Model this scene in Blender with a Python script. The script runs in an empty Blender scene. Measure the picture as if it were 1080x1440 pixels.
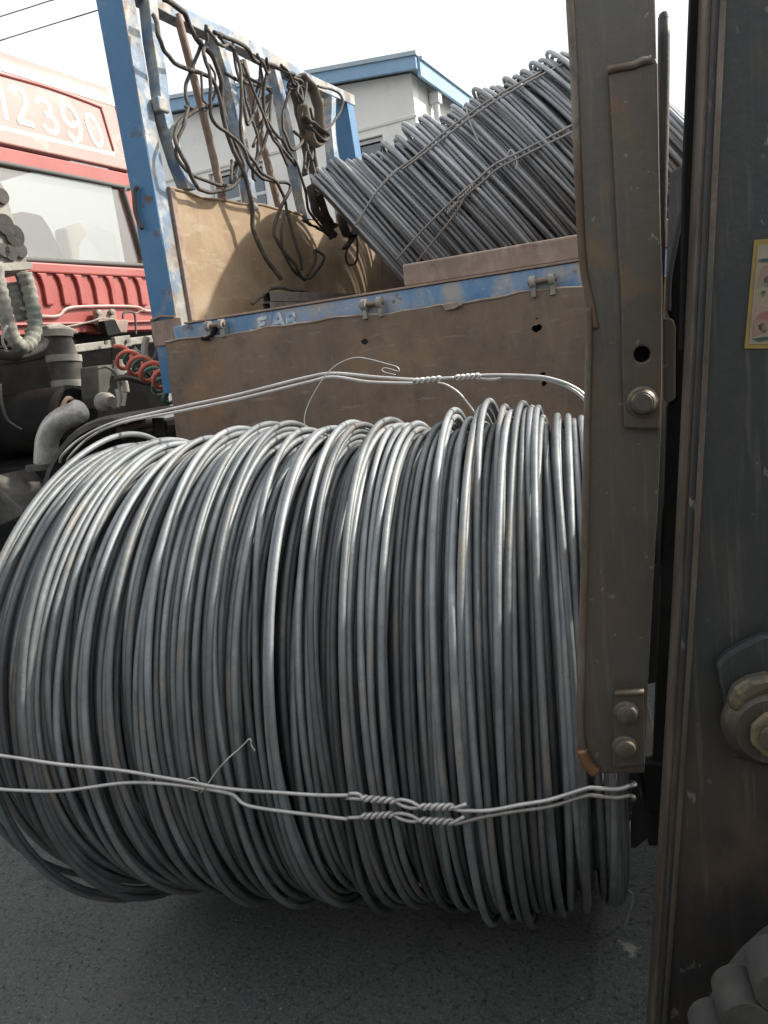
import bpy, bmesh, math, random
import numpy as np
from mathutils import Vector, Matrix

# ------------------------------------------------------------------ camera, world, sun, exposure
scene = bpy.context.scene
COL = scene.collection
cd = bpy.data.cameras.new('camera'); cam = bpy.data.objects.new('camera', cd); COL.objects.link(cam)
RM = ((0.90442, -0.02496, -0.42590), (0.40909, -0.23262, 0.88235), (-0.12110, -0.97225, -0.20017))
M = Matrix.Identity(4)
for i in range(3):
    M[i][0] = RM[i][0]; M[i][1] = -RM[i][1]; M[i][2] = -RM[i][2]
M[0][3], M[1][3], M[2][3] = 0.0, 0.0, 1.4
cam.matrix_world = M
cd.sensor_fit = 'HORIZONTAL'; cd.sensor_width = 36.0; cd.lens = 36.0 * 1100 / 1080
cd.clip_start = 0.02; cd.clip_end = 500
scene.camera = cam

SUN = Vector((1.0, 0.85, 0.95)).normalized()
elev = math.asin(SUN.z); azim = math.atan2(SUN.x, SUN.y)
w = bpy.data.worlds.new('World'); scene.world = w; w.use_nodes = True
nt = w.node_tree; nt.nodes.clear()
sky = nt.nodes.new('ShaderNodeTexSky'); sky.sky_type = 'NISHITA'; sky.sun_disc = False
sky.sun_elevation = elev; sky.sun_rotation = azim
sky.air_density = 1.0; sky.dust_density = 6.0; sky.ozone_density = 1.0
hs = nt.nodes.new('ShaderNodeHueSaturation'); hs.inputs['Saturation'].default_value = 0.25
bg = nt.nodes.new('ShaderNodeBackground'); bg.inputs['Strength'].default_value = 0.15
wo = nt.nodes.new('ShaderNodeOutputWorld')
hz = nt.nodes.new('ShaderNodeMix'); hz.data_type = 'RGBA'; hz.inputs['Factor'].default_value = 0.55      # even white overcast haze over the blue
hz.inputs['B'].default_value = (5.2, 5.35, 5.5, 1)
nt.links.new(sky.outputs[0], hs.inputs['Color']); nt.links.new(hs.outputs[0], hz.inputs['A']); nt.links.new(hz.outputs['Result'], bg.inputs['Color']); nt.links.new(bg.outputs[0], wo.inputs[0])

sd = bpy.data.lights.new('sun', 'SUN'); sd.energy = 3.3; sd.angle = math.radians(2.0); sd.color = (1.0, 0.93, 0.82)
so = bpy.data.objects.new('sun', sd); COL.objects.link(so)
so.rotation_euler = (-SUN).to_track_quat('-Z', 'Y').to_euler(); so.location = (4, 6, 8)

scene.view_settings.view_transform = 'Standard'; scene.view_settings.look = 'None'
scene.view_settings.exposure = 0.85; scene.view_settings.gamma = 1.0
scene.view_settings.use_curve_mapping = False

rng = np.random.default_rng(7); random.seed(7)

# ------------------------------------------------------------------ helpers
def V(*a): return np.array(a, float)
def unit(v): v = np.asarray(v, float); return v / np.linalg.norm(v)

class MB:
    """collects vertices and faces in world coordinates"""
    def __init__(s): s.v = []; s.f = []
    def add(s, vs, fs):
        n = len(s.v); s.v += [tuple(p) for p in vs]; s.f += [tuple(i + n for i in f) for f in fs]; return s
    def box(s, c, h, ax=None):
        c = np.asarray(c, float); ax = np.eye(3) if ax is None else np.asarray(ax, float)
        vs = [c + ax[0]*h[0]*i + ax[1]*h[1]*j + ax[2]*h[2]*k for i in (-1, 1) for j in (-1, 1) for k in (-1, 1)]
        return s.add(vs, [(0,1,3,2), (4,6,7,5), (0,4,5,1), (2,3,7,6), (0,2,6,4), (1,5,7,3)])
    def bb(s, x0, x1, y0, y1, z0, z1):
        return s.box(((x0+x1)/2, (y0+y1)/2, (z0+z1)/2), ((x1-x0)/2, (y1-y0)/2, (z1-z0)/2))
    def bar(s, p, q, wd, th, up=(0, 0, 1)):
        p = np.asarray(p, float); q = np.asarray(q, float); t = unit(q-p); n = unit(np.cross(t, up)); u = np.cross(n, t)
        return s.box((p+q)/2, (np.linalg.norm(q-p)/2, wd/2, th/2), (t, n, u))
    def tube(s, pts, r, n=8, closed=False, caps=True, flat=1.0, up=None):
        P = np.asarray(pts, float); m = len(P)
        r = np.broadcast_to(np.asarray(r, float), (m,))
        T = (np.roll(P, -1, 0) - np.roll(P, 1, 0)) if closed else np.gradient(P, axis=0)
        T = T / np.maximum(np.linalg.norm(T, axis=1, keepdims=True), 1e-9)
        ref = np.array(up if up is not None else ((0, 0, 1) if abs(T[0][2]) < .9 else (1, 0, 0)), float)
        u = unit(np.cross(T[0], ref)); vs = []
        ang = np.arange(n) * 2*math.pi/n
        for i in range(m):
            u = u - T[i]*np.dot(u, T[i]); u = unit(u); v = np.cross(T[i], u)
            vs += [P[i] + r[i]*(math.cos(x)*u*flat + math.sin(x)*v) for x in ang]
        fs = []
        for i in range(m if closed else m-1):
            j = (i+1) % m
            for k in range(n): fs.append((i*n+k, i*n+(k+1) % n, j*n+(k+1) % n, j*n+k))
        if caps and not closed:
            fs.append(tuple(range(n-1, -1, -1))); fs.append(tuple((m-1)*n + k for k in range(n)))
        return s.add(vs, fs)
    def lathe(s, c, axis, prof, n=32, ref=(0, 0, 1), arc=(0, 2*math.pi)):
        """prof: (distance along axis, radius)"""
        c = np.asarray(c, float); t = unit(axis); u = np.cross(t, ref)
        u = unit(u) if np.linalg.norm(u) > 1e-6 else unit(np.cross(t, (1, 0, 0))); v = np.cross(t, u)
        full = abs(arc[1]-arc[0]-2*math.pi) < 1e-6; m = n if full else n+1
        vs = []; k = len(prof)
        for i in range(m):
            x = arc[0] + (arc[1]-arc[0])*i/n
            vs += [c + t*d + r*(math.cos(x)*u + math.sin(x)*v) for d, r in prof]
        fs = []
        for i in range(n):
            j = (i+1) % m
            for q in range(k-1): fs.append((i*k+q, j*k+q, j*k+q+1, i*k+q+1))
        return s.add(vs, fs)
    def plate(s, outline, O, ex, ey, ez, z0, z1, holes=()):
        """flat plate: 2D outline (and holes) in the ex, ey plane at O, from z0 to z1 along ez"""
        O = np.asarray(O, float); ex = np.asarray(ex, float); ey = np.asarray(ey, float); ez = np.asarray(ez, float)
        bm = bmesh.new(); loops = []
        for lp in [outline] + list(holes):
            vs = [bm.verts.new((p[0], p[1], 0)) for p in lp]
            for i in range(len(vs)): bm.edges.new((vs[i], vs[(i+1) % len(vs)]))
            loops.append(len(vs))
        bmesh.ops.triangle_fill(bm, use_beauty=True, edges=bm.edges[:])
        bm.verts.index_update()
        co = [(v.co.x, v.co.y) for v in bm.verts]; tris = [tuple(v.index for v in f.verts) for f in bm.faces]
        bm.free(); n = len(co)
        vs = [O + ex*x + ey*y + ez*z0 for x, y in co] + [O + ex*x + ey*y + ez*z1 for x, y in co]
        fs = []
        for t in tris: fs.append(tuple(reversed(t))); fs.append(tuple(i+n for i in t))
        st = 0
        for ln in loops:
            for i in range(ln):
                p, q = st+i, st+(i+1) % ln; fs.append((p, q, q+n, p+n))
            st += ln
        return s.add(vs, fs)
    def ribbon(s, pts, wd, nrm, th=.003):
        """painted stroke: flat band of width wd along a polyline on a plane with normal nrm"""
        P = np.asarray(pts, float); nrm = unit(nrm); T = np.gradient(P, axis=0); T /= np.linalg.norm(T, axis=1, keepdims=True)
        S = np.cross(nrm, T); vs = []
        for i in range(len(P)): vs += [P[i]-S[i]*wd/2+nrm*(th+i*6e-5), P[i]+S[i]*wd/2+nrm*(th+i*6e-5)]
        return s.add(vs, [(2*i, 2*i+1, 2*i+3, 2*i+2) for i in range(len(P)-1)])
    def build(s, name, m, parent=None, smooth=False, bevel=0, fixn=True):
        me = bpy.data.meshes.new(name)
        o = bpy.data.objects.new(name, me); COL.objects.link(o)
        vs = s.v
        if parent is not None:
            o.parent = parent; off = WORLD[parent.name]
            vs = [(x-off[0], y-off[1], z-off[2]) for x, y, z in vs]
        WORLD[o.name] = WORLD[parent.name] if parent is not None else (0, 0, 0)
        me.from_pydata(vs, [], s.f)
        if fixn:
            bm = bmesh.new(); bm.from_mesh(me); bmesh.ops.recalc_face_normals(bm, faces=bm.faces[:]); bm.to_mesh(me); bm.free()
        if smooth:
            me.polygons.foreach_set('use_smooth', [True]*len(me.polygons))
            if smooth != 'all':
                try: me.set_sharp_from_angle(angle=math.radians(40))
                except Exception: pass
        me.materials.append(m)
        if bevel:
            b = o.modifiers.new('bevel', 'BEVEL'); b.width = bevel; b.segments = 2; b.limit_method = 'ANGLE'; b.angle_limit = math.radians(35)
        return o
WORLD = {}
def tag(o, label, cat, group=None, kind=None):
    if label: o['label'] = label
    if cat: o['category'] = cat
    if group: o['group'] = group
    if kind: o['kind'] = kind
    return o
def empty(name, loc, label, cat, group=None):
    o = bpy.data.objects.new(name, None); COL.objects.link(o); o.location = loc; o.empty_display_size = .1
    WORLD[o.name] = tuple(loc); return tag(o, label, cat, group)
def spline(pts, n=8, closed=False):
    """Catmull-Rom through the points"""
    P = np.asarray(pts, float); m = len(P)
    if m < 3 and not closed: return np.array([P[0]+(P[-1]-P[0])*t for t in np.linspace(0, 1, n+1)])
    out = []
    for i in range(m if closed else m-1):
        if closed: p0, p1, p2, p3 = P[(i-1) % m], P[i], P[(i+1) % m], P[(i+2) % m]
        else: p0, p1, p2, p3 = P[max(i-1, 0)], P[i], P[i+1], P[min(i+2, m-1)]
        for k in range(n):
            t = k/n
            out.append(.5*((2*p1)+(-p0+p2)*t+(2*p0-5*p1+4*p2-p3)*t*t+(-p0+3*p1-3*p2+p3)*t**3))
    if not closed: out.append(P[-1])
    return np.array(out)
def wob(P, amp, seed):
    r = np.random.default_rng(seed); P = np.array(P, float); n = len(P)
    N = r.normal(size=(n, 3)); k = np.array([1, 2, 3, 2, 1.])/9
    N = np.stack([np.convolve(N[:, i], k, 'same') for i in range(3)], 1); N[0] = N[-1] = 0
    return P + N*amp

# ------------------------------------------------------------------ materials
def new_mat(name):
    m = bpy.data.materials.new(name); m.use_nodes = True; t = m.node_tree
    return m, t, t.nodes['Principled BSDF']
def node(t, typ, **kw):
    n = t.nodes.new(typ)
    for k, v in kw.items(): setattr(n, k, v)
    return n
def mat(name, col, rough=.6, metal=0., layers=(), bump=(), var=0., rough_var=0., spec=.5):
    """layers: (colour, scale, lo, hi, stretch xyz, strength, detail[, rough, metal]); bump: (scale, strength, stretch)"""
    m, t, p = new_mat(name); L = t.links.new
    tc = node(t, 'ShaderNodeTexCoord'); oi = node(t, 'ShaderNodeObjectInfo')
    shift = node(t, 'ShaderNodeVectorMath', operation='MULTIPLY_ADD')
    comb = node(t, 'ShaderNodeCombineXYZ')
    for i in range(3): L(oi.outputs['Random'], comb.inputs[i])
    L(comb.outputs[0], shift.inputs[0]); shift.inputs[1].default_value = (7.3, 3.1, 5.7); L(tc.outputs['Object'], shift.inputs[2])
    def noise(scale, stretch, detail=6):
        mp = node(t, 'ShaderNodeMapping'); mp.inputs['Scale'].default_value = stretch; L(shift.outputs[0], mp.inputs['Vector'])
        n = node(t, 'ShaderNodeTexNoise'); n.inputs['Scale'].default_value = scale; n.inputs['Detail'].default_value = detail
        n.inputs['Roughness'].default_value = .62; L(mp.outputs[0], n.inputs['Vector']); return n.outputs['Fac']
    cur = None
    rgb = node(t, 'ShaderNodeRGB'); rgb.outputs[0].default_value = (*col, 1); cur = rgb.outputs[0]
    rcur = None; rv = node(t, 'ShaderNodeValue'); rv.outputs[0].default_value = rough; rcur = rv.outputs[0]
    mv = node(t, 'ShaderNodeValue'); mv.outputs[0].default_value = metal; mcur = mv.outputs[0]
    for ly in layers:
        c2, sc, lo, hi, st, strength = ly[:6]; det = ly[6] if len(ly) > 6 else 7
        f = noise(sc, st, det)
        mr = node(t, 'ShaderNodeMapRange'); mr.inputs['From Min'].default_value = lo-.045; mr.inputs['From Max'].default_value = hi-.06
        mr.inputs['To Max'].default_value = strength; mr.clamp = True; L(f, mr.inputs['Value'])
        mx = node(t, 'ShaderNodeMix', data_type='RGBA'); L(mr.outputs[0], mx.inputs['Factor']); L(cur, mx.inputs['A']); mx.inputs['B'].default_value = (*c2, 1)
        cur = mx.outputs['Result']
        if len(ly) > 7:
            a = node(t, 'ShaderNodeMix', data_type='FLOAT'); L(mr.outputs[0], a.inputs['Factor']); L(rcur, a.inputs['A']); a.inputs['B'].default_value = ly[7]; rcur = a.outputs['Result']
        if len(ly) > 8:
            a = node(t, 'ShaderNodeMix', data_type='FLOAT'); L(mr.outputs[0], a.inputs['Factor']); L(mcur, a.inputs['A']); a.inputs['B'].default_value = ly[8]; mcur = a.outputs['Result']
    if var:
        mr = node(t, 'ShaderNodeMapRange'); mr.inputs['To Min'].default_value = 1-var; mr.inputs['To Max'].default_value = 1+var; L(oi.outputs['Random'], mr.inputs['Value'])
        hv = node(t, 'ShaderNodeHueSaturation'); L(mr.outputs[0], hv.inputs['Value']); L(cur, hv.inputs['Color']); cur = hv.outputs[0]
    L(cur, p.inputs['Base Color']); L(rcur, p.inputs['Roughness']); L(mcur, p.inputs['Metallic'])
    p.inputs['Specular IOR Level'].default_value = spec
    last = None
    for sc, strength, st in bump:
        b = node(t, 'ShaderNodeBump'); b.inputs['Strength'].default_value = strength; b.inputs['Distance'].default_value = .01
        L(noise(sc, st), b.inputs['Height'])
        if last is not None: L(last, b.inputs['Normal'])
        last = b.outputs[0]
    if last is not None: L(last, p.inputs['Normal'])
    return m
I3 = (1, 1, 1)
MT = {}
MT['rod'] = mat('drawn_steel', (.243, .260, .270), .58, .40, [((.115, .127, .134), 7, .36, .68, I3, .75), ((.29, .225, .155), 5, .60, .76, I3, .5, 7, .65, .2), ((.34, .34, .325), 22, .56, .78, I3, .35), ((.14, .10, .07), 110, .66, .76, I3, .5, 4)], [(60, .14, I3)], var=.38)
MT['rod_dark'] = mat('grey_steel_rod', (.39, .41, .425), .52, .42, [((.20, .215, .23), 8, .35, .7, I3, .7), ((.36, .36, .35), 14, .55, .75, I3, .4), ((.34, .27, .2), 5, .62, .8, I3, .4, 7, .7, .2)], [(50, .1, I3)], var=.25)
MT['wire'] = mat('bright_wire', (.62, .61, .60), .38, .45, [((.42, .40, .38), 30, .4, .7, I3, .6)], [(120, .1, I3)])
MT['wire_dull'] = mat('dull_wire', (.34, .33, .32), .45, .5, [((.2, .17, .14), 30, .4, .7, I3, .6)], [(120, .1, I3)])
MT['asphalt'] = None
MT['gate'] = mat('brown_steel_sheet', (.215, .150, .104), .62, .15, [((.140, .102, .078), 3.0, .38, .66, (1, 1, .7), .8), ((.21, .155, .11), 6, .5, .75, (1.6, 1, .5), .6), ((.29, .155, .075), 3.2, .56, .74, I3, .65), ((.11, .080, .060), 7, .52, .72, (1.2, 1, .8), .6), ((.25, .22, .19), 60, .62, .8, (1, 1, .12), .35), ((.07, .055, .045), 14, .6, .8, I3, .5), ((.33, .29, .25), 45, .66, .76, (.15, 1, 1), .4, 4)], [(3, .45, I3), (45, .15, I3)])
MT['panel'] = mat('tan_sheet', (.335, .24, .15), .75, 0, [((.25, .17, .10), 2.4, .40, .68, I3, .75), ((.41, .32, .22), 4.5, .5, .75, I3, .55), ((.24, .15, .08), 7, .6, .8, I3, .5), ((.30, .27, .17), 5, .58, .75, I3, .35), ((.16, .10, .06), 40, .66, .80, I3, .7), ((.20, .13, .075), 3.4, .58, .70, (1, 1, .6), .6), ((.46, .38, .28), 30, .62, .76, (1, .2, 1), .4, 4)], [(4, .35, I3), (40, .12, I3)])
MT['blue'] = mat('worn_blue_paint', (.042, .145, .285), .5, 0, [((.07, .19, .345), 4, .45, .7, I3, .5), ((.24, .25, .25), 7, .62, .74, I3, .6, 8), ((.13, .075, .045), 9, .66, .73, I3, .9, 9, .8), ((.20, .15, .11), 3, .68, .80, I3, .5), ((.5, .5, .48), 45, .73, .80, I3, .3)], [(30, .15, I3)])
MT['blue_beam'] = mat('scraped_blue_paint', (.085, .205, .385), .5, 0, [((.30, .36, .44), 3.5, .40, .66, (2, 1, 1), .75), ((.36, .33, .29), 6, .53, .66, (1.6, 1, 1), .9, 8), ((.15, .10, .07), 11, .67, .74, I3, .9, 9, .8), ((.62, .62, .6), 40, .66, .76, I3, .5)], [(30, .2, I3)])
MT['lattice'] = mat('scraped_grey_steel', (.27, .26, .235), .6, .1, [((.12, .20, .30), 5, .48, .58, I3, .85), ((.50, .48, .43), 9, .54, .68, I3, .6), ((.20, .14, .10), 12, .58, .7, I3, .8, 9, .8)], [(40, .2, I3)])
MT['brown'] = mat('rusty_pipe', (.20, .135, .10), .7, .1, [((.29, .21, .16), 8, .45, .7, I3, .7), ((.12, .07, .05), 20, .55, .75, I3, .7)], [(60, .2, I3)])
MT['channel'] = mat('brown_channel_steel', (.30, .215, .165), .65, .1, [((.20, .14, .11), 4, .4, .65, (1, 1, 2), .8), ((.40, .31, .25), 8, .52, .72, (3, 1, 1), .6), ((.13, .09, .07), 18, .62, .78, I3, .7)], [(40, .15, I3)])
MT['tubes'] = mat('dusty_square_tube', (.17, .145, .13), .6, .2, [((.27, .24, .22), 7, .45, .7, (1, 1, 1), .7), ((.1, .08, .07), 20, .55, .75, I3, .6)], [(50, .1, I3)])
MT['red'] = mat('faded_red_paint', (.29, .052, .044), .48, 0, [((.35, .10, .085), 1.3, .40, .68, I3, .7), ((.38, .085, .065), 5, .55, .75, I3, .5), ((.38, .25, .19), 9, .64, .85, I3, .25), ((.33, .20, .14), 40, .70, .82, I3, .4)], [(3, .04, I3)])
MT['red_roof'] = mat('pale_red_paint', (.42, .235, .21), .45, 0, [((.45, .29, .255), 1.5, .40, .66, I3, .7), ((.56, .46, .42), 6, .60, .80, I3, .45)], [(3, .04, I3)])  # paler, pinker version of the cab red
MT['white_paint'] = mat('faded_white_paint', (.80, .74, .68), .6, 0, [((.62, .40, .35), 12, .58, .75, I3, .6)])
MT['mast'] = mat('dirty_mast_steel', (.036, .040, .041), .5, .2, [((.085, .062, .043), 2.2, .50, .70, (1, 1, .7), .7), ((.16, .14, .12), 70, .60, .74, (1, 1, .06), .35, 4), ((.030, .035, .038), 3.4, .48, .68, I3, .7), ((.13, .085, .05), 6, .60, .78, (1, 1, .6), .55, 8, .75), ((.30, .29, .27), 38, .69, .76, (1, 1, .5), .5), ((.14, .105, .06), 2.8, .64, .82, (1.4, 1, .5), .4)], [(25, .12, I3), (90, .08, I3)])
MT['plate'] = mat('worn_carriage_steel', (.112, .094, .073), .5, .25, [((.095, .096, .092), 1.6, .44, .64, (1, 1, .8), .8), ((.20, .18, .155), 70, .60, .76, (1, 1, .06), .35, 4), ((.14, .095, .058), 3, .50, .70, (1.3, 1, .5), .75), ((.07, .062, .052), 4, .55, .72, (1, 1, .6), .7), ((.23, .14, .065), 7, .62, .75, I3, .6, 8, .75), ((.34, .32, .28), 60, .70, .78, I3, .6)], [(22, .12, I3), (90, .08, I3)])
MT['edge'] = mat('rubbed_rusty_edge', (.115, .092, .070), .5, .3, [((.23, .20, .165), 14, .47, .68, (1, 1, .3), .7), ((.13, .075, .042), 9, .5, .7, (1, 1, .5), .8, 8, .75), ((.08, .06, .05), 24, .6, .75, I3, .7)], [(50, .2, I3)])
MT['mast_edge'] = mat('dark_rubbed_edge', (.105, .080, .062), .5, .3, [((.20, .17, .14), 16, .52, .68, (1, 1, .25), .6), ((.05, .045, .042), 7, .5, .7, (1, 1, .5), .7), ((.13, .08, .05), 9, .6, .78, I3, .5)], [(50, .2, I3)])
MT['copper'] = mat('orange_worn_edge', (.25, .13, .075), .4, .4, [((.16, .1, .07), 20, .5, .7, I3, .8)], [(60, .2, I3)])
MT['black'] = mat('grimy_shaded_black_steel', (.011, .011, .011), .7, 0, [((.026, .024, .021), 6, .5, .7, I3, .6)], [(30, .15, I3)], spec=.12)  # black steel, darkened further to put shade under the cab into the colour
MT['engine_shade'] = mat('engine_shade_black', (.004, .004, .004), .8, 0, [((.012, .011, .010), 5, .5, .7, I3, .6)], spec=.05)  # near-zero colour stands in for the deep shade below the cab
MT['grime'] = mat('dusty_dark_steel', (.055, .054, .049), .75, .1, [((.14, .13, .112), 5, .42, .68, I3, .7), ((.03, .03, .03), 8, .55, .72, I3, .7)], [(30, .2, I3)])
MT['dust'] = mat('dusty_grey_steel', (.24, .228, .20), .75, .1, [((.35, .33, .29), 7, .45, .68, I3, .7), ((.13, .12, .10), 8, .55, .72, I3, .75)], [(30, .2, I3)])
MT['silver'] = mat('wrapped_foil_pipe', (.58, .57, .53), .42, .6, [((.30, .28, .25), 12, .42, .68, I3, .7), ((.58, .57, .54), 45, .55, .7, I3, .6)], [(55, .5, I3)])
MT['rubber'] = mat('worn_rubber', (.055, .052, .048), .8, 0, [((.11, .10, .09), 6, .42, .68, I3, .7), ((.03, .03, .03), 20, .55, .75, I3, .5)], [(60, .2, I3)])
MT['tyre'] = mat('dusty_tyre_rubber', (.040, .040, .037), .95, 0, [((.075, .073, .066), 9, .42, .68, I3, .6), ((.09, .088, .08), 14, .55, .75, I3, .55), ((.5, .48, .44), 60, .73, .80, I3, .5)], [(60, .25, I3)])
MT['rope'] = mat('greasy_rubber_rope', (.040, .034, .029), .7, 0, [((.11, .09, .07), 14, .48, .7, I3, .7), ((.03, .026, .022), 40, .5, .7, I3, .5)], [(120, .4, I3)])
MT['strap'] = mat('frayed_brown_strap', (.12, .095, .070), .9, 0, [((.19, .15, .11), 18, .45, .7, I3, .6), ((.05, .04, .03), 10, .5, .7, I3, .6)], [(90, .4, (1, 1, .2))])
MT['plaster'] = mat('grey_plaster', (.80, .785, .745), .9, 0, [((.84, .83, .80), .5, .40, .66, I3, .7), ((.70, .68, .63), 1.2, .5, .7, (1, 1, .4), .5), ((.52, .51, .49), 3, .6, .75, I3, .3)], [(20, .1, I3)])
MT['plaster_pale'] = mat('pale_plaster', (.68, .66, .62), .9, 0, [((.50, .48, .45), .8, .45, .7, (1, 1, .4), .6)], [(20, .1, I3)])
MT['blocker_wall'] = mat('dark_blocker_wall', (.055, .057, .055), .9, 0, [((.08, .08, .075), .8, .45, .65, I3, .6)])  # kept dark so the added wall bounces little light
MT['fascia'] = mat('blue_fascia', (.22, .37, .54), .55, 0, [((.28, .43, .57), 1.5, .42, .68, I3, .6)])
MT['fascia_top'] = mat('pale_roof_edge', (.42, .50, .56), .6, 0, [((.32, .40, .46), 2, .42, .68, I3, .6)])
MT['white'] = mat('white_frame', (.66, .68, .68), .55, 0, [((.5, .5, .5), 5, .5, .7, I3, .4)])
MT['yellow'] = mat('greasy_yellow_paint', (.20, .165, .085), .5, 0, [((.16, .125, .07), 18, .45, .68, I3, .8), ((.09, .08, .06), 9, .56, .7, I3, .7)], [(50, .2, I3)])
MT['brass'] = mat('oily_bolt_steel', (.125, .115, .095), .42, .5, [((.12, .10, .07), 30, .45, .68, I3, .8), ((.30, .22, .12), 60, .55, .7, I3, .5)], [(80, .2, I3)])
MT['hose_red'] = mat('red_air_hose', (.62, .13, .085), .5, 0, [((.45, .16, .11), 18, .45, .7, I3, .7)])
MT['hose_green'] = mat('green_air_hose', (.05, .16, .13), .5, 0, [((.1, .19, .15), 18, .45, .7, I3, .7)])
MT['tape'] = mat('taped_hose', (.22, .215, .185), .8, 0, [((.33, .33, .28), 9, .45, .66, I3, .7), ((.10, .095, .08), 16, .5, .7, I3, .7), ((.13, .20, .17), 5, .6, .75, I3, .6)], [(40, .35, I3)])
MT['seal'] = mat('window_rubber', (.09, .085, .078), .7)
MT['cream'] = mat('worn_sticker_cream', (0.240, 0.222, 0.150), .6, 0, [((.26, .17, .13), 30, .50, .66, (1, 1, .5), .85), ((.17, .15, .11), 14, .55, .7, I3, .7), ((.30, .28, .22), 70, .6, .72, I3, .6)])
MT['st_yellow'] = mat('worn_sticker_yellow', (0.253, 0.187, 0.039), .6, 0, [((.20, .14, .07), 25, .5, .68, I3, .8)])
MT['st_pink'] = mat('worn_sticker_pink', (0.228, 0.096, 0.084), .6, 0, [((.22, .18, .13), 40, .48, .66, I3, .8)])
MT['st_dark'] = mat('worn_sticker_dark', (.035, .06, .055), .6, 0, [((.25, .24, .18), 70, .54, .68, I3, .8)])
MT['stone'] = mat('pale_grit', (.36, .34, .31), .9, 0, var=.5)
MT['door'] = mat('pale_seat_trim', (.5, .48, .44), .8)
MT['dark_trim'] = mat('grey_cab_trim', (.05, .055, .056), .8)

def glass_mat(name, tint, refl):
    m, t, p = new_mat(name); t.nodes.remove(p); L = t.links.new
    tr = node(t, 'ShaderNodeBsdfTransparent'); tr.inputs[0].default_value = (*tint, 1)
    gl = node(t, 'ShaderNodeBsdfGlossy'); gl.inputs['Roughness'].default_value = .03
    df = node(t, 'ShaderNodeBsdfDiffuse'); df.inputs[0].default_value = (.55, .53, .49, 1)
    mx = node(t, 'ShaderNodeMixShader'); mx.inputs[0].default_value = refl; L(tr.outputs[0], mx.inputs[1]); L(gl.outputs[0], mx.inputs[2])
    m2 = node(t, 'ShaderNodeMixShader'); m2.inputs[0].default_value = .08; L(mx.outputs[0], m2.inputs[1]); L(df.outputs[0], m2.inputs[2])   # dust film
    L(m2.outputs[0], t.nodes['Material Output'].inputs[0]); return m
MT['glass'] = glass_mat('cab_glass', (.86, .87, .85), .10)
m, t, p = new_mat('dark_window_glass'); p.inputs['Base Color'].default_value = (.10, .13, .15, 1); p.inputs['Roughness'].default_value = .08; p.inputs['Specular IOR Level'].default_value = .9; MT['pane'] = m

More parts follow.
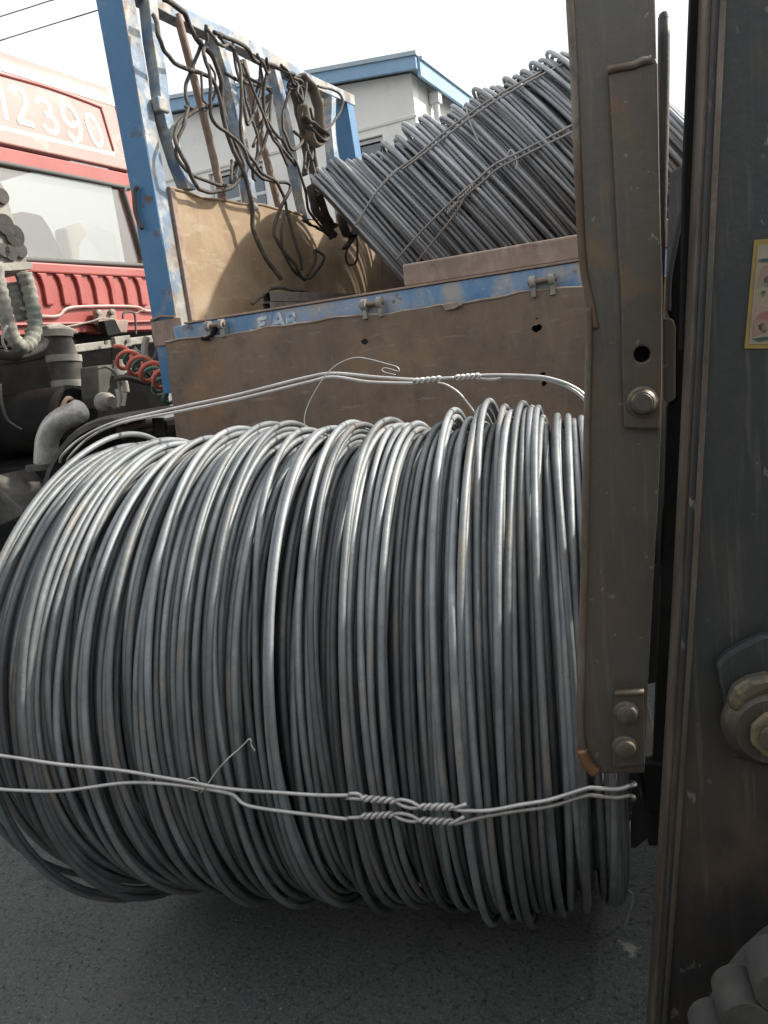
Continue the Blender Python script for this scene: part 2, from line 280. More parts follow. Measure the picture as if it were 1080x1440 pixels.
def asphalt():
    m, t, p = new_mat('asphalt'); L = t.links.new
    tc = node(t, 'ShaderNodeTexCoord')
    def ns(sc, det=8, rough=.65):
        n = node(t, 'ShaderNodeTexNoise'); n.inputs['Scale'].default_value = sc; n.inputs['Detail'].default_value = det; n.inputs['Roughness'].default_value = rough
        L(tc.outputs['Object'], n.inputs['Vector']); return n.outputs['Fac']
    def mr(f, lo, hi, a=0., b=1.):
        n = node(t, 'ShaderNodeMapRange'); n.clamp = True
        for k, v in zip(('From Min', 'From Max', 'To Min', 'To Max'), (lo, hi, a, b)): n.inputs[k].default_value = v
        L(f, n.inputs['Value']); return n.outputs[0]
    def mix(f, A, B):
        n = node(t, 'ShaderNodeMix', data_type='RGBA'); L(f, n.inputs['Factor'])
        if isinstance(A, tuple): n.inputs['A'].default_value = (*A, 1)
        else: L(A, n.inputs['A'])
        n.inputs['B'].default_value = (*B, 1); return n.outputs['Result']
    c = mix(mr(ns(1.7), .35, .68), (.066, .074, .072), (.105, .110, .104))
    c = mix(mr(ns(7), .52, .72, 0, .7), c, (.046, .053, .052))
    c = mix(mr(ns(120, 3), .52, .66, 0, .75), c, (.16, .162, .153))
    c = mix(mr(ns(75, 3), .54, .66, 0, .8), c, (.018, .020, .020))
    c = mix(mr(ns(230, 2), .60, .70, 0, .8), c, (.19, .19, .18))
    c = mix(mr(ns(3.1, 10), .60, .70, 0, .4), c, (.13, .12, .105))
    vo = node(t, 'ShaderNodeTexVoronoi', feature='DISTANCE_TO_EDGE'); vo.inputs['Scale'].default_value = 1.15
    ds = node(t, 'ShaderNodeMix', data_type='VECTOR'); ds.inputs['Factor'].default_value = .16
    nz = node(t, 'ShaderNodeTexNoise'); nz.inputs['Scale'].default_value = 5; nz.inputs['Detail'].default_value = 8; L(tc.outputs['Object'], nz.inputs['Vector'])
    L(tc.outputs['Object'], ds.inputs['A']); L(nz.outputs['Color'], ds.inputs['B']); L(ds.outputs['Result'], vo.inputs['Vector'])
    c = mix(mr(vo.outputs['Distance'], .005, .001, 0, .32), c, (.012, .013, .013))
    c = mix(mr(ns(2.3, 5), .60, .68, 0, .55), c, (.026, .027, .027))
    # pale smear of spilled paint, and a few small spots of it
    sp = node(t, 'ShaderNodeVectorMath', operation='DISTANCE'); mp = node(t, 'ShaderNodeMapping'); mp.inputs['Scale'].default_value = (1, 1, 0)
    L(tc.outputs['Object'], mp.inputs['Vector']); L(mp.outputs[0], sp.inputs[0]); sp.inputs[1].default_value = (-.28, 1.577, 0)
    ad = node(t, 'ShaderNodeMath', operation='MULTIPLY_ADD'); L(ns(38, 5), ad.inputs[0]); ad.inputs[1].default_value = .11; L(sp.outputs['Value'], ad.inputs[2])
    c = mix(mr(ad.outputs[0], .078, .062, 0, .8), c, (.36, .36, .33))
    c = mix(mr(ns(17, 2), .765, .80, 0, .8), c, (.4, .39, .37))
    L(c, p.inputs['Base Color']); p.inputs['Roughness'].default_value = .82; p.inputs['Specular IOR Level'].default_value = .35
    b1 = node(t, 'ShaderNodeBump'); b1.inputs['Strength'].default_value = .55; b1.inputs['Distance'].default_value = .004; L(ns(130, 4), b1.inputs['Height'])
    b2 = node(t, 'ShaderNodeBump'); b2.inputs['Strength'].default_value = .5; b2.inputs['Distance'].default_value = .02; L(ns(14, 6), b2.inputs['Height']); L(b1.outputs[0], b2.inputs['Normal'])
    L(b2.outputs[0], p.inputs['Normal']); return m
MT['asphalt'] = asphalt()

# ------------------------------------------------------------------ ground
g = MB(); g.add([(-150, -150, 0), (150, -150, 0), (150, 150, 0), (-150, 150, 0)], [(0, 1, 2, 3)])
tag(g.build('ground', MT['asphalt'], fixn=False), 'dark rough asphalt yard under the coil and vehicles', None, kind='structure')
g = MB()
for i in range(260):
    x, y = rng.uniform(-2.4, .6), rng.uniform(.5, 3.2); s = rng.uniform(.001, .0028) * (1.8 if rng.random() < .06 else 1)
    ax = np.linalg.qr(rng.normal(size=(3, 3)))[0]
    g.box((x, y, s*.4), (s, s*rng.uniform(.5, 1), s*rng.uniform(.4, .8)), ax)
tag(g.build('gravel', MT['stone']), 'loose pale grit scattered over the asphalt', None, kind='stuff')

# ------------------------------------------------------------------ building behind
bl = empty('workshop_building', (-8, 14, 0), 'grey plastered workshop with blue roof edge behind the trailer', 'building')
WZ = lambda x: 6.03 + (-5.185 - x)*.0965           # gable: wall top rises to the left
m = MB()
m.plate([(-5.19, 0), (-5.19, 6.05), (-11.9, WZ(-11.9)), (-11.9, 0)], (0, 14, 0), (1, 0, 0), (0, 0, 1), (0, 1, 0), 0, .25,
        holes=[[(-9.72, 4.06), (-9.72, 5.28), (-8.42, 5.28), (-8.42, 4.06)], [(-6.46, 4.1), (-6.46, 5.2), (-5.86, 5.2), (-5.86, 4.1)]])
m.build('gable_wall', MT['plaster'], bl)
m = MB(); m.bb(-5.44, -5.19, 14.252, 26, 0, 6.05); m.build('wall', MT['plaster_pale'], bl)
m = MB(); m.bb(-11.9, -11.65, 14.252, 26, 0, 6.4); m.build('wall', MT['plaster_pale'], bl)
m = MB(); m.bb(-11.9, -5.19, 25.8, 26.0, 0, 6.0); m.build('wall', MT['plaster_pale'], bl)
m = MB(); m.bb(-11.9, -5.16, 13.975, 13.998, 5.33, 5.37); m.build('string_course', MT['plaster_pale'], bl)
def slope_bar(x0, x1, y0, y1, zb, zt, name, mt):
    m = MB(); k = .0965
    m.plate([(x0, WZ(x0)+zb), (x1, WZ(x1)+zb), (x1, WZ(x1)+zt), (x0, WZ(x0)+zt)], (0, 0, 0), (1, 0, 0), (0, 0, 1), (0, 1, 0), y0, y1); return m.build(name, mt, bl)
slope_bar(-12.2, -4.98, 13.72, 13.80, -.0, .20, 'fascia', MT['fascia'])
slope_bar(-12.22, -4.95, 13.68, 13.82, .203, .27, 'roof_edge', MT['fascia_top'])
slope_bar(-12.2, -5.0, 13.81, 26.3, .06, .19, 'roof', MT['fascia_top'])
m = MB(); m.bb(-5.0, -4.94, 13.81, 26.3, 5.90, 6.16); m.build('fascia', MT['fascia'], bl)
m = MB(); m.bb(-5.04, -4.90, 13.83, 26.3, 6.163, 6.22); m.build('roof_edge', MT['fascia_top'], bl)
m = MB(); m.tube([(-5.08, 14.85, 5.92), (-5.08, 14.85, 0)], .06, 10); m.box((-5.08, 14.85, 5.80), (.09, .09, .09)); m.build('downpipe', MT['white'], bl, smooth=True)
def window(x0, x1, z0, z1, mull, trans):
    f = MB(); wd = .055
    f.bb(x0, x1, 14.08, 14.14, z0, z0+wd); f.bb(x0, x1, 14.08, 14.14, z1-wd, z1)
    f.bb(x0, x0+wd, 14.08, 14.14, z0+wd, z1-wd); f.bb(x1-wd, x1, 14.08, 14.14, z0+wd, z1-wd)
    for q in mull: f.bb(q-.03, q+.03, 14.085, 14.135, z0+wd, z1-wd)
    for q in trans: f.bb(x0+wd, x1-wd, 14.087, 14.133, q-.03, q+.03)
    fr = f.build('window', MT['white'], bl)
    xs = [x0+wd]+list(mull)+[x1-wd]; zs = [z0+wd]+list(trans)+[z1-wd]
    for i in range(len(xs)-1):
        for j in range(len(zs)-1):
            p = MB(); p.bb(xs[i]+.031, xs[i+1]-.031, 14.105, 14.115, zs[j]+.031, zs[j+1]-.031); p.build('pane', MT['pane'], fr)
    s = MB(); s.bb(x0-.06, x1+.06, 13.93, 14.06, z0-.06, z0-.003); s.build('sill', MT['plaster_pale'], fr)
    return fr
window(-9.70, -8.44, 4.08, 5.26, [-9.07], [4.72]); window(-6.44, -5.88, 4.12, 5.18, [], [4.7])
# an inner dark room so the windows look into depth
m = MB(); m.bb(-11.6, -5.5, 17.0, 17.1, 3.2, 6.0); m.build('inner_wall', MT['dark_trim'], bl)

yw = empty('light_blocker_wall', (-3, -1.7, 0), 'added unseen wall behind the viewer that shades the coil front', 'wall')  # unseen wall, added to cut skylight on the coil's lower front
m = MB(); m.bb(-16, 9, -1.9, -1.65, 0, 2.2); m.build('blocker_face', MT['blocker_wall'], yw)
m = MB(); m.bb(-16, 9, -1.95, -1.6, 2.203, 2.28); m.build('blocker_coping', MT['plaster'], yw, bevel=.01)
for k in range(9):
    m = MB(); m.bb(-15+2.9*k, -14.7+2.9*k, -1.647, -1.58, 0, 2.2); m.build('blocker_pier', MT['blocker_wall'], yw, bevel=.01)

for i, (z0, lab) in enumerate(((0, 'upper thin power line crossing the pale sky'), (1, 'lower thin power line crossing the pale sky above the red cab'))):
    pts = [[(-13.514,12.000,8.355),(-10.941,12.000,8.187),(-9.014,12.000,8.043)], [(-13.648,12.000,7.964),(-12.484,12.000,7.903),(-10.121,12.000,7.770),(-9.094,12.000,7.709)]][i]
    P = np.array(pts); d = unit(P[-1]-P[0]); P = np.array([P[0]-d*14] + list(P) + [P[-1]+d*20])
    tag(MB().tube(spline(P, 6), .009, 6).build('power_line', MT['rubber']), lab, 'cable', 'overhead power lines')

# ------------------------------------------------------------------ red tractor unit
XC = -4.3
tr = empty('tractor_unit', (-5.2, 4.05, 0), 'faded red tractor cab with white painted number in front of blue trailer', 'truck')
Y0, Y1 = 2.93, 5.20
# rear wall with a window opening
m = MB()
win = [(3.13, 2.27), (3.10, 2.31), (3.10, 2.82), (3.14, 2.862), (4.99, 2.862), (5.045, 2.82), (5.125, 2.36), (5.10, 2.30), (5.06, 2.285)]
m.plate([(Y0, 1.79), (Y1, 1.79), (Y1, 2.94), (Y1-.02, 2.972), (Y0+.02, 2.972), (Y0, 2.94)], (XC, 0, 0), (0, 1, 0), (0, 0, 1), (1, 0, 0), -.05, 0, holes=[win])
rear = m.build('cab_rear_wall', MT['red'], tr, bevel=.006)
wf = MB().tube(spline([(XC+.004, y, z) for y, z in win], 5, True), .017, 8, True).build('rear_window', MT['seal'], tr, smooth='all')
m = MB(); m.plate(win, (XC, 0, 0), (0, 1, 0), (0, 0, 1), (1, 0, 0), -.02, -.014); m.build('pane', MT['glass'], wf)
# pressed ribs under the window: recessed slots between proud ribs
m = MB(); m.bb(XC+.001, XC+.024, Y0+.03, Y1-.03, 2.19, 2.258); m.build('pressed_band', MT['red'], tr, bevel=.012)
ys = [3.30 + .1575*i for i in range(13)]
for y in ys:
    if y > Y1-.06: break
    m = MB()
    m.plate([(y-.028, 1.975), (y+.036, 1.975), (y+.024, 2.10), (y+.024, 2.188), (y-.058, 2.188), (y-.034, 2.155), (y-.024, 2.10)], (XC, 0, 0), (0, 1, 0), (0, 0, 1), (1, 0, 0), .0, .026)
    m.build('pressed_rib', MT['red'], tr, bevel=.010)
m = MB(); e = [(-4.280,3.362,1.907),(-4.280,3.957,1.904),(-4.280,4.141,1.906),(-4.280,4.291,1.963),(-4.280,4.883,1.968),(-4.280,5.036,1.935),(-4.280,5.205,1.934)]
m.tube(spline(e, 5), .011, 6).build('crease_ridge', MT['red_roof'], tr, smooth=True)
m = MB(); m.bb(XC+.001, XC+.03, Y0+.02, Y1-.02, 1.845, 1.862); m.build('lower_crease', MT['red'], tr, bevel=.008)
# upper panel, roof, sides
m = MB(); m.bb(XC-.05, XC+.012, Y0+.01, Y1-.01, 2.992, 3.085); m.build('upper_wall', MT['red_roof'], tr, bevel=.01)
m = MB(); m.plate([(Y0+.02, 3.087), (Y1-.05, 3.087), (Y1-.08, 3.45), (Y0+.05, 3.45)], (XC, 0, 0), (0, 1, 0), (0, 0, 1), (1, 0, 0), -.05, .0); m.build('upper_wall', MT['red_roof'], tr, bevel=.01)
m = MB(); e = [(-4.295,3.670,3.422),(-4.295,4.074,3.426),(-4.295,4.482,3.434),(-4.295,4.924,3.413),(-4.295,4.961,3.392),(-4.295,4.983,3.282),(-4.295,5.014,3.118)]
m.tube(spline(e, 4), .007, 6).build('panel_crease', MT['red'], tr, smooth=True)
prof = [(-.05, 3.452), (.0, 3.452), (-.01, 3.52), (-.06, 3.60), (-.2, 3.66), (-1.6, 3.64), (-1.9, 3.4), (-1.86, 3.4), (-1.58, 3.60), (-.2, 3.62), (-.09, 3.57), (-.05, 3.5)]
m = MB(); m.plate(prof, (XC, 0, 0), (1, 0, 0), (0, 0, 1), (0, 1, 0), Y0+.02, Y1-.06); m.build('roof', MT['red_roof'], tr, smooth=True)
for y, far in ((Y0, 0), (Y1-.05, 1)):
    m = MB()
    m.plate([(XC-.051, 1.4), (XC-.051, 3.45), (XC-1.75, 3.45), (XC-2.05, 2.4), (XC-2.05, 1.4)], (0, y, 0), (1, 0, 0), (0, 0, 1), (0, 1, 0), 0, .05,
            holes=[[(XC-.2, 2.1), (XC-.2, 3.2), (XC-1.62, 3.2), (XC-1.88, 2.3), (XC-1.88, 2.1)]])
    m.build('cab_side', MT['red'], tr)
    m = MB(); m.plate([(XC-.21, 2.11), (XC-.21, 3.19), (XC-1.62, 3.19), (XC-1.87, 2.3), (XC-1.87, 2.11)], (0, y+.02, 0), (1, 0, 0), (0, 0, 1), (0, 1, 0), 0, .006); m.build('side_window', MT['glass'], tr)
m = MB(); m.bb(XC-2.05, XC-2.0, Y0+.06, Y1-.06, 1.0, 2.3); m.build('cab_front', MT['red'], tr)
m = MB(); m.bb(XC-2.0, XC-.06, Y0+.06, Y1-.06, 1.72, 1.78); m.build('cab_floor', MT['black'], tr)
# seats and trim seen through the rear window
st = MB(); st.plate([(p[1], p[2]) for p in [(-4.750,4.222,2.322),(-4.750,4.350,2.672),(-4.750,4.432,2.700),(-4.750,4.609,2.688),(-4.750,4.668,2.601),(-4.750,4.765,2.336)]], (XC-.42, 0, 0), (0, 1, 0), (0, 0, 1), (1, 0, 0), -.12, 0); st.build('seat', MT['dark_trim'], tr, bevel=.02)
st = MB(); st.plate([(p[1], p[2]) for p in [(-4.850,4.865,2.356),(-4.850,4.881,2.636),(-4.850,5.107,2.704),(-4.850,5.144,2.614),(-4.850,5.044,2.524),(-4.850,4.986,2.361)]], (XC-.52, 0, 0), (0, 1, 0), (0, 0, 1), (1, 0, 0), -.1, 0); st.build('seat', MT['door'], tr, bevel=.02)
st = MB(); st.bb(XC-.95, XC-.75, 5.0, 5.13, 1.8, 2.32); st.build('door_trim', MT['dark_trim'], tr)
st = MB(); st.tube(spline([(XC-.36, 4.16, 2.48), (XC-.36, 4.26, 2.46), (XC-.36, 4.32, 2.36), (XC-.36, 4.44, 2.10)], 5), .018, 6); st.build('grab_rail', MT['white'], tr, smooth=True)
# white number on the upper panel
strokes = [[(-4.300,3.935,3.245),(-4.300,4.016,3.355),(-4.300,4.040,3.365),(-4.300,4.057,3.326),(-4.300,4.055,3.151)],
           [(-4.300,4.132,3.339),(-4.300,4.143,3.358),(-4.300,4.174,3.370),(-4.300,4.213,3.370),(-4.300,4.240,3.341),(-4.300,4.248,3.304),(-4.300,4.231,3.260),(-4.300,4.197,3.218),(-4.300,4.171,3.187),(-4.300,4.156,3.160),(-4.300,4.210,3.160),(-4.300,4.280,3.157)],
           [(-4.300,4.338,3.310),(-4.300,4.357,3.338),(-4.300,4.384,3.346),(-4.300,4.419,3.340),(-4.300,4.445,3.323),(-4.300,4.449,3.292),(-4.300,4.429,3.261),(-4.300,4.394,3.245)],
           [(-4.300,4.439,3.251),(-4.300,4.471,3.233),(-4.300,4.488,3.199),(-4.300,4.469,3.154),(-4.300,4.435,3.143),(-4.300,4.393,3.149),(-4.300,4.364,3.180)],
           [(-4.300,4.671,3.253),(-4.300,4.645,3.229),(-4.300,4.606,3.231),(-4.300,4.572,3.253),(-4.300,4.558,3.296),(-4.300,4.576,3.342),(-4.300,4.613,3.359),(-4.300,4.655,3.344),(-4.300,4.686,3.308),(-4.300,4.698,3.277)],
           [(-4.300,4.698,3.277),(-4.300,4.711,3.222),(-4.300,4.695,3.162),(-4.300,4.660,3.132),(-4.300,4.626,3.131),(-4.300,4.583,3.171)]]
num = MB()
for s in strokes: num.ribbon(spline(s, 5), .036, (1, 0, 0), .0008)
z0 = spline([(-4.300,4.791,3.320),(-4.300,4.829,3.332),(-4.300,4.866,3.310),(-4.300,4.896,3.262),(-4.300,4.912,3.201),(-4.300,4.894,3.149),(-4.300,4.861,3.131),(-4.300,4.826,3.161),(-4.300,4.799,3.220),(-4.300,4.786,3.275)], 5, True)
num.ribbon(np.vstack([z0, z0[:1]]), .034, (1, 0, 0), .0008)
num.build('number_marking', MT['white_paint'], tr, fixn=False)
m = MB(); m.ribbon([(-4.300,3.688,3.107),(-4.300,3.991,3.092),(-4.300,4.460,3.093),(-4.300,5.020,3.094)], .022, (1, 0, 0), .004); m.build('underline_stripe', MT['white_paint'], tr, fixn=False)

# chassis and the clutter behind the cab
m = MB(); m.bb(-8, -1.9, 3.62, 3.70, .85, 1.10); m.build('chassis_rail', MT['black'], tr)
m = MB(); m.bb(-8, -1.9, 4.42, 4.50, .85, 1.10); m.build('chassis_rail', MT['black'], tr)
m = MB(); m.bb(-4.55, -4.25, 3.0, 5.1, 1.12, 1.70); m.build('engine_cover', MT['engine_shade'], tr, bevel=.02)  # painted near black to read as the shaded hollow under the cab
m = MB(); m.bb(-6.3, -3.7, 3.25, 3.6, .45, 1.0); m.build('battery_box', MT['black'], tr, bevel=.02)
m = MB(); m.lathe((-4.6, 3.42, 1.24), (1, 0, 0), [(0, 0), (0, .17), (.02, .19), (1.03, .19), (1.05, .17), (1.05, 0)], 24); m.build('air_tank', MT['black'], tr, smooth=True)
m = MB(); m.lathe((-4.7, 3.42, .84), (1, 0, 0), [(0, 0), (0, .17), (.02, .19), (1.13, .19), (1.15, .17), (1.15, 0)], 24); m.build('air_tank', MT['black'], tr, smooth=True)
b = [(-3.900,3.683,1.646),(-3.900,4.635,1.690)]; mb = MB().bar(b[0], b[1], .06, .05); mb.build('cab_support_beam', MT['dust'], tr, bevel=.006)
b = [(-3.860,4.168,1.674),(-3.860,4.321,1.682)]; mb = MB().bar(b[0], b[1], .03, .075); sb = mb.build('support_plate', MT['dust'], tr, bevel=.004)
for q in [(-3.840,4.068,1.676),(-3.840,4.270,1.677)]: MB().lathe(q, (1, 0, 0), [(0, .014), (.012, .014), (.012, 0)], 6).build('bolt', MT['grime'], sb)
# latch bracket on the cab
m = MB(); b = [(-4.240,4.455,1.938),(-4.240,4.641,1.937),(-4.240,4.636,1.865),(-4.240,4.757,1.863),(-4.240,4.716,1.769),(-4.240,4.522,1.765),(-4.240,4.442,1.838)]
m.plate([(p[1], p[2]) for p in b], (-4.27, 0, 0), (0, 1, 0), (0, 0, 1), (1, 0, 0), 0, .05); lb = m.build('latch_bracket', MT['channel'], tr, bevel=.006)
for q in [(-4.210,4.439,1.914),(-4.210,4.575,1.918)]: MB().lathe(q, (1, 0, 0), [(0, .022), (.02, .022), (.026, .012), (.026, 0)], 10).build('bolt', MT['dust'], lb, smooth=True)
m = MB(); b = [(-4.180,4.412,1.851),(-4.180,4.527,1.859),(-4.180,4.573,1.756),(-4.180,4.425,1.741)]; m.plate([(p[1], p[2]) for p in b], (-4.20, 0, 0), (0, 1, 0), (0, 0, 1), (1, 0, 0), 0, .06); m.build('latch_shadow', MT['black'], lb, bevel=.006)  # black plate standing in for the shadow at the latch bracket
MB().tube(spline([(-4.100,4.565,1.858),(-4.100,4.584,1.899),(-4.100,4.674,1.903),(-4.100,4.695,1.867),(-4.100,4.670,1.743)], 4), .008, 6).build('handle', MT['rubber'], tr, smooth=True)
MB().tube(spline([(-4.050,3.735,1.798),(-4.050,3.947,1.806),(-4.050,4.195,1.838),(-4.050,4.287,1.856),(-4.050,4.416,1.849)], 5), .006, 6).build('cord', MT['dust'], tr, smooth=True)
MB().tube(spline([(-4.050,4.645,1.886),(-4.050,4.728,1.911),(-4.050,4.838,1.942)], 5), .005, 6).build('cord', MT['dust'], tr, smooth=True)
# intake column, strut, elbow
c0 = [(-3.750,3.578,1.736),(-3.750,3.605,1.587),(-3.750,3.599,1.437),(-3.750,3.588,1.177)]
m = MB(); m.tube(c0[:2], .085, 16); m.build('intake_column', MT['grime'], tr, smooth=True)
m = MB(); m.tube([c0[1], c0[2]], [.098, .09], 16); m.build('intake_sleeve', MT['grime'], tr, smooth=True)
m = MB(); m.tube([c0[2], c0[3]], [.07, .055], 16); m.build('intake_pipe', MT['grime'], tr, smooth=True)
for q, r in ((c0[0], .10), (c0[1], .104), (c0[2], .10)):
    m = MB(); m.lathe(q, (0, .1, 1), [(-.02, r-.02), (-.02, r), (.02, r), (.02, r-.02)], 18); m.build('clamp_ring', MT['dust'], tr, smooth=True)
m = MB(); m.plate([(p[1], p[2]) for p in [(-3.800,3.497,1.786),(-3.800,3.598,1.800),(-3.800,3.731,1.754),(-3.800,3.737,1.732),(-3.800,3.523,1.723)]], (-3.82, 0, 0), (0, 1, 0), (0, 0, 1), (1, 0, 0), -.1, .1); m.build('intake_cap', MT['dust'], tr, bevel=.01)
m = MB(); b = [(-3.600,3.575,1.404),(-3.600,3.551,1.206)]; m.bar(b[0], b[1], .05, .03); m.build('strut', MT['channel'], tr, bevel=.004)
e = spline([(-3.188,3.100,1.287),(-3.254,3.100,1.269),(-3.331,3.100,1.252),(-3.406,3.100,1.212),(-3.460,3.100,1.153),(-3.488,3.100,1.092),(-3.514,3.100,1.022)], 6)
el = MB().tube(e, .062, 18).build('exhaust_elbow', MT['silver'], tr, smooth='all')
m = MB(); q = [(-3.522,3.100,1.011)]; m.lathe(q[0], (0, .05, 1), [(-.018, 0), (-.018, .098), (.012, .098), (.012, 0)], 20); m.build('flange', MT['grime'], el, smooth=True)
m = MB(); b = [(-3.300,3.098,1.319),(-3.300,3.143,1.359),(-3.300,3.191,1.331),(-3.300,3.169,1.287),(-3.300,3.107,1.280)]; m.tube(spline(b, 4, True), .012, 6, True); m.build('rusty_clamp', MT['brown'], el, smooth=True)
m = MB(); b = [(-3.400,3.467,1.517),(-3.400,3.709,1.514),(-3.400,3.684,1.376),(-3.400,3.631,1.266),(-3.400,3.459,1.277),(-3.400,3.430,1.338)]; m.plate([(p[1], p[2]) for p in b], (-3.4, 0, 0), (0, 1, 0), (0, 0, 1), (1, 0, 0), -.1, .04); bk = m.build('valve_bracket', MT['grime'], tr, bevel=.01)
q = [(-3.350,3.449,1.307)]; MB().lathe(q[0], (1, -.4, 0), [(0, .06), (.05, .055), (.07, .03), (.11, .03), (.11, 0)], 16).build('valve_body', MT['dust'], bk, smooth=True)
q = [(-3.350,3.634,1.480)]; MB().lathe(q[0], (0, 0, 1), [(-.03, .075), (0, .06), (.03, .04), (.06, .035), (.06, 0)], 16).build('brake_chamber', MT['dust'], tr, smooth=True)
for i, pts in enumerate(([(-3.100,3.198,1.493),(-3.100,3.261,1.496),(-3.100,3.314,1.455),(-3.100,3.327,1.381),(-3.100,3.322,1.323),(-3.100,3.287,1.273)], [(-3.100,3.313,1.432),(-3.100,3.395,1.429),(-3.100,3.485,1.402),(-3.100,3.596,1.372)], [(-2.900,3.380,1.622),(-2.900,3.346,1.560),(-2.900,3.347,1.500),(-2.900,3.378,1.445)], [(-2.900,3.441,1.638),(-2.900,3.449,1.562),(-2.900,3.411,1.507),(-2.900,3.362,1.473)], [(-2.950,3.481,1.528),(-2.950,3.557,1.500),(-2.950,3.591,1.443),(-2.950,3.540,1.347),(-2.950,3.447,1.313),(-2.950,3.409,1.348)], [(-3.500,2.909,1.474),(-3.500,2.894,1.366),(-3.500,2.912,1.282),(-3.500,2.979,1.228)], [(-3.300,3.580,1.438),(-3.300,3.593,1.395),(-3.300,3.591,1.346)], [(-3.100,3.387,1.441),(-3.100,3.473,1.466),(-3.100,3.555,1.444),(-3.100,3.639,1.372),(-3.100,3.708,1.300)])):
    MB().tube(spline(pts, 6), (.008, .016, .018, .012, .008, .007, .018, .010)[i], 8).build('hose', (MT['dust'], MT['grime'], MT['dust'], MT['grime'], MT['dust'], MT['grime'], MT['dust'], MT['rubber'])[i], tr, smooth='all')
# spiral air lines
def spiral(p, q, r, turns, rt, mt, ph, sag):
    p = np.array(p); q = np.array(q); d = unit(q-p); u = unit(np.cross(d, (0, 0, 1))); v = np.cross(u, d); P = []
    for i in range(int(turns*18)+1):
        t = i/(turns*18); x = ph+t*turns*2*math.pi
        P.append(p+(q-p)*t+r*(math.cos(x)*u+math.sin(x)*v)+V(0, 0, -sag*math.sin(math.pi*t)))
    MB().tube(P, rt, 8).build('air_hose', mt, tr, smooth='all')
sa = [(-3.200,3.470,1.556)]; sb_ = [(-2.500,3.061,1.367)]
spiral(sa[0], sb_[0], .055, 4.6, .0115, MT['hose_red'], 1.2, .0)
sa = [(-3.150,3.495,1.557)]; sb_ = [(-2.550,3.104,1.298)]
spiral(sa[0], sb_[0], .05, 4.8, .010, MT['hose_green'], 2.4, -.01)
# rusty suspension bits
for i, (pts, r, mt) in enumerate((([(-2.900,3.055,1.168),(-2.900,3.228,1.181),(-2.900,3.363,1.178)], .022, 'channel'), ([(-2.900,3.067,1.137),(-2.900,3.272,1.137),(-2.900,3.482,1.131)], .018, 'grime'), ([(-2.800,3.240,1.202),(-2.800,3.228,1.113)], .03, 'grime'), ([(-2.800,3.261,1.154),(-2.800,3.426,1.155)], .04, 'grime'))):
    MB().tube(spline(pts, 4), r, 8).build('linkage_rod', MT[mt], tr, smooth=True)
# wheels under a mudguard
def truck_wheel(x, y, parent, z=.5, R=.5, wdt=.28):
    w_ = MB().lathe((x, y, z), (0, 1, 0), [(-.5*wdt, .28), (-.5*wdt, R-.07), (-.42*wdt, R-.015), (-.3*wdt, R), (.3*wdt, R), (.42*wdt, R-.015), (.5*wdt, R-.07), (.5*wdt, .28)], 40).build('wheel', MT['rubber'], parent, smooth=True)
    MB().lathe((x, y, z), (0, 1, 0), [(-.4*wdt, .285), (-.38*wdt, .26), (-.1*wdt, .22), (-.1*wdt, .1), (-.35*wdt, .09), (-.35*wdt, 0)], 28).build('rim', MT['grime'], w_, smooth=True)
truck_wheel(-2.95, 3.1, tr, .55, .52); truck_wheel(-2.95, 5.0, tr, .55, .52); truck_wheel(-5.6, 3.1, tr); truck_wheel(-5.6, 5.0, tr)
m = MB(); m.lathe((-2.75, 3.05, .62), (0, 1, 0), [(-.2, .60), (-.2, .625), (-.17, .64), (.2, .64), (.2, .60)], 30, ref=(1, 0, 0), arc=(math.radians(-10), math.radians(190)))
m.build('mudguard', MT['rubber'], tr, smooth=True)
q = [(-3.808,3.000,0.992),(-3.724,3.000,0.899),(-3.600,3.000,0.795),(-3.597,3.000,0.767),(-3.807,3.000,0.706),(-3.916,3.000,0.691)]
m = MB(); m.plate([(p[0], p[2]) for p in q], (0, 3.0, 0), (1, 0, 0), (0, 0, 1), (0, 1, 0), -.04, .3); m.build('step_plate', MT['grime'], tr, bevel=.01)
# air cleaner with louvred discs, and its taped hoses
q = [(-3.750,3.226,2.930),(-3.750,3.393,2.612),(-3.750,3.425,2.556),(-3.750,3.483,2.135),(-3.750,3.475,2.087),(-3.750,3.004,2.070)]
m = MB(); m.plate([(p[1], p[2]) for p in q], (-3.75, 0, 0), (0, 1, 0), (0, 0, 1), (1, 0, 0), -.35, 0); ac = m.build('air_cleaner', MT['dust'], tr, bevel=.012)
for (px, r) in zip([(-3.740,3.383,2.496),(-3.740,3.362,2.343),(-3.740,3.414,2.286),(-3.740,3.315,2.202),(-3.740,3.360,2.190),(-3.740,3.433,2.209),(-3.740,3.292,2.396)], (.045, .06, .065, .04, .045, .045, .05)):
    m = MB()
    for k in range(6):
        rr = r*(1-k/6.5); m.lathe(px, (1, 0, 0), [(0, rr), (.012, rr-.003), (.012, rr-.008), (0, rr-.011)], 16, ref=(0, 0, 1))
    m.build('louvre_disc', MT['rubber'], ac, smooth=True)
m = MB(); q = [(-3.700,3.195,2.114),(-3.700,3.418,2.132),(-3.700,3.418,2.093),(-3.700,3.183,2.069)]; m.plate([(p[1], p[2]) for p in q], (-3.7, 0, 0), (0, 1, 0), (0, 0, 1), (1, 0, 0), -.1, .05); m.build('lower_rim', MT['dust'], ac, bevel=.005)
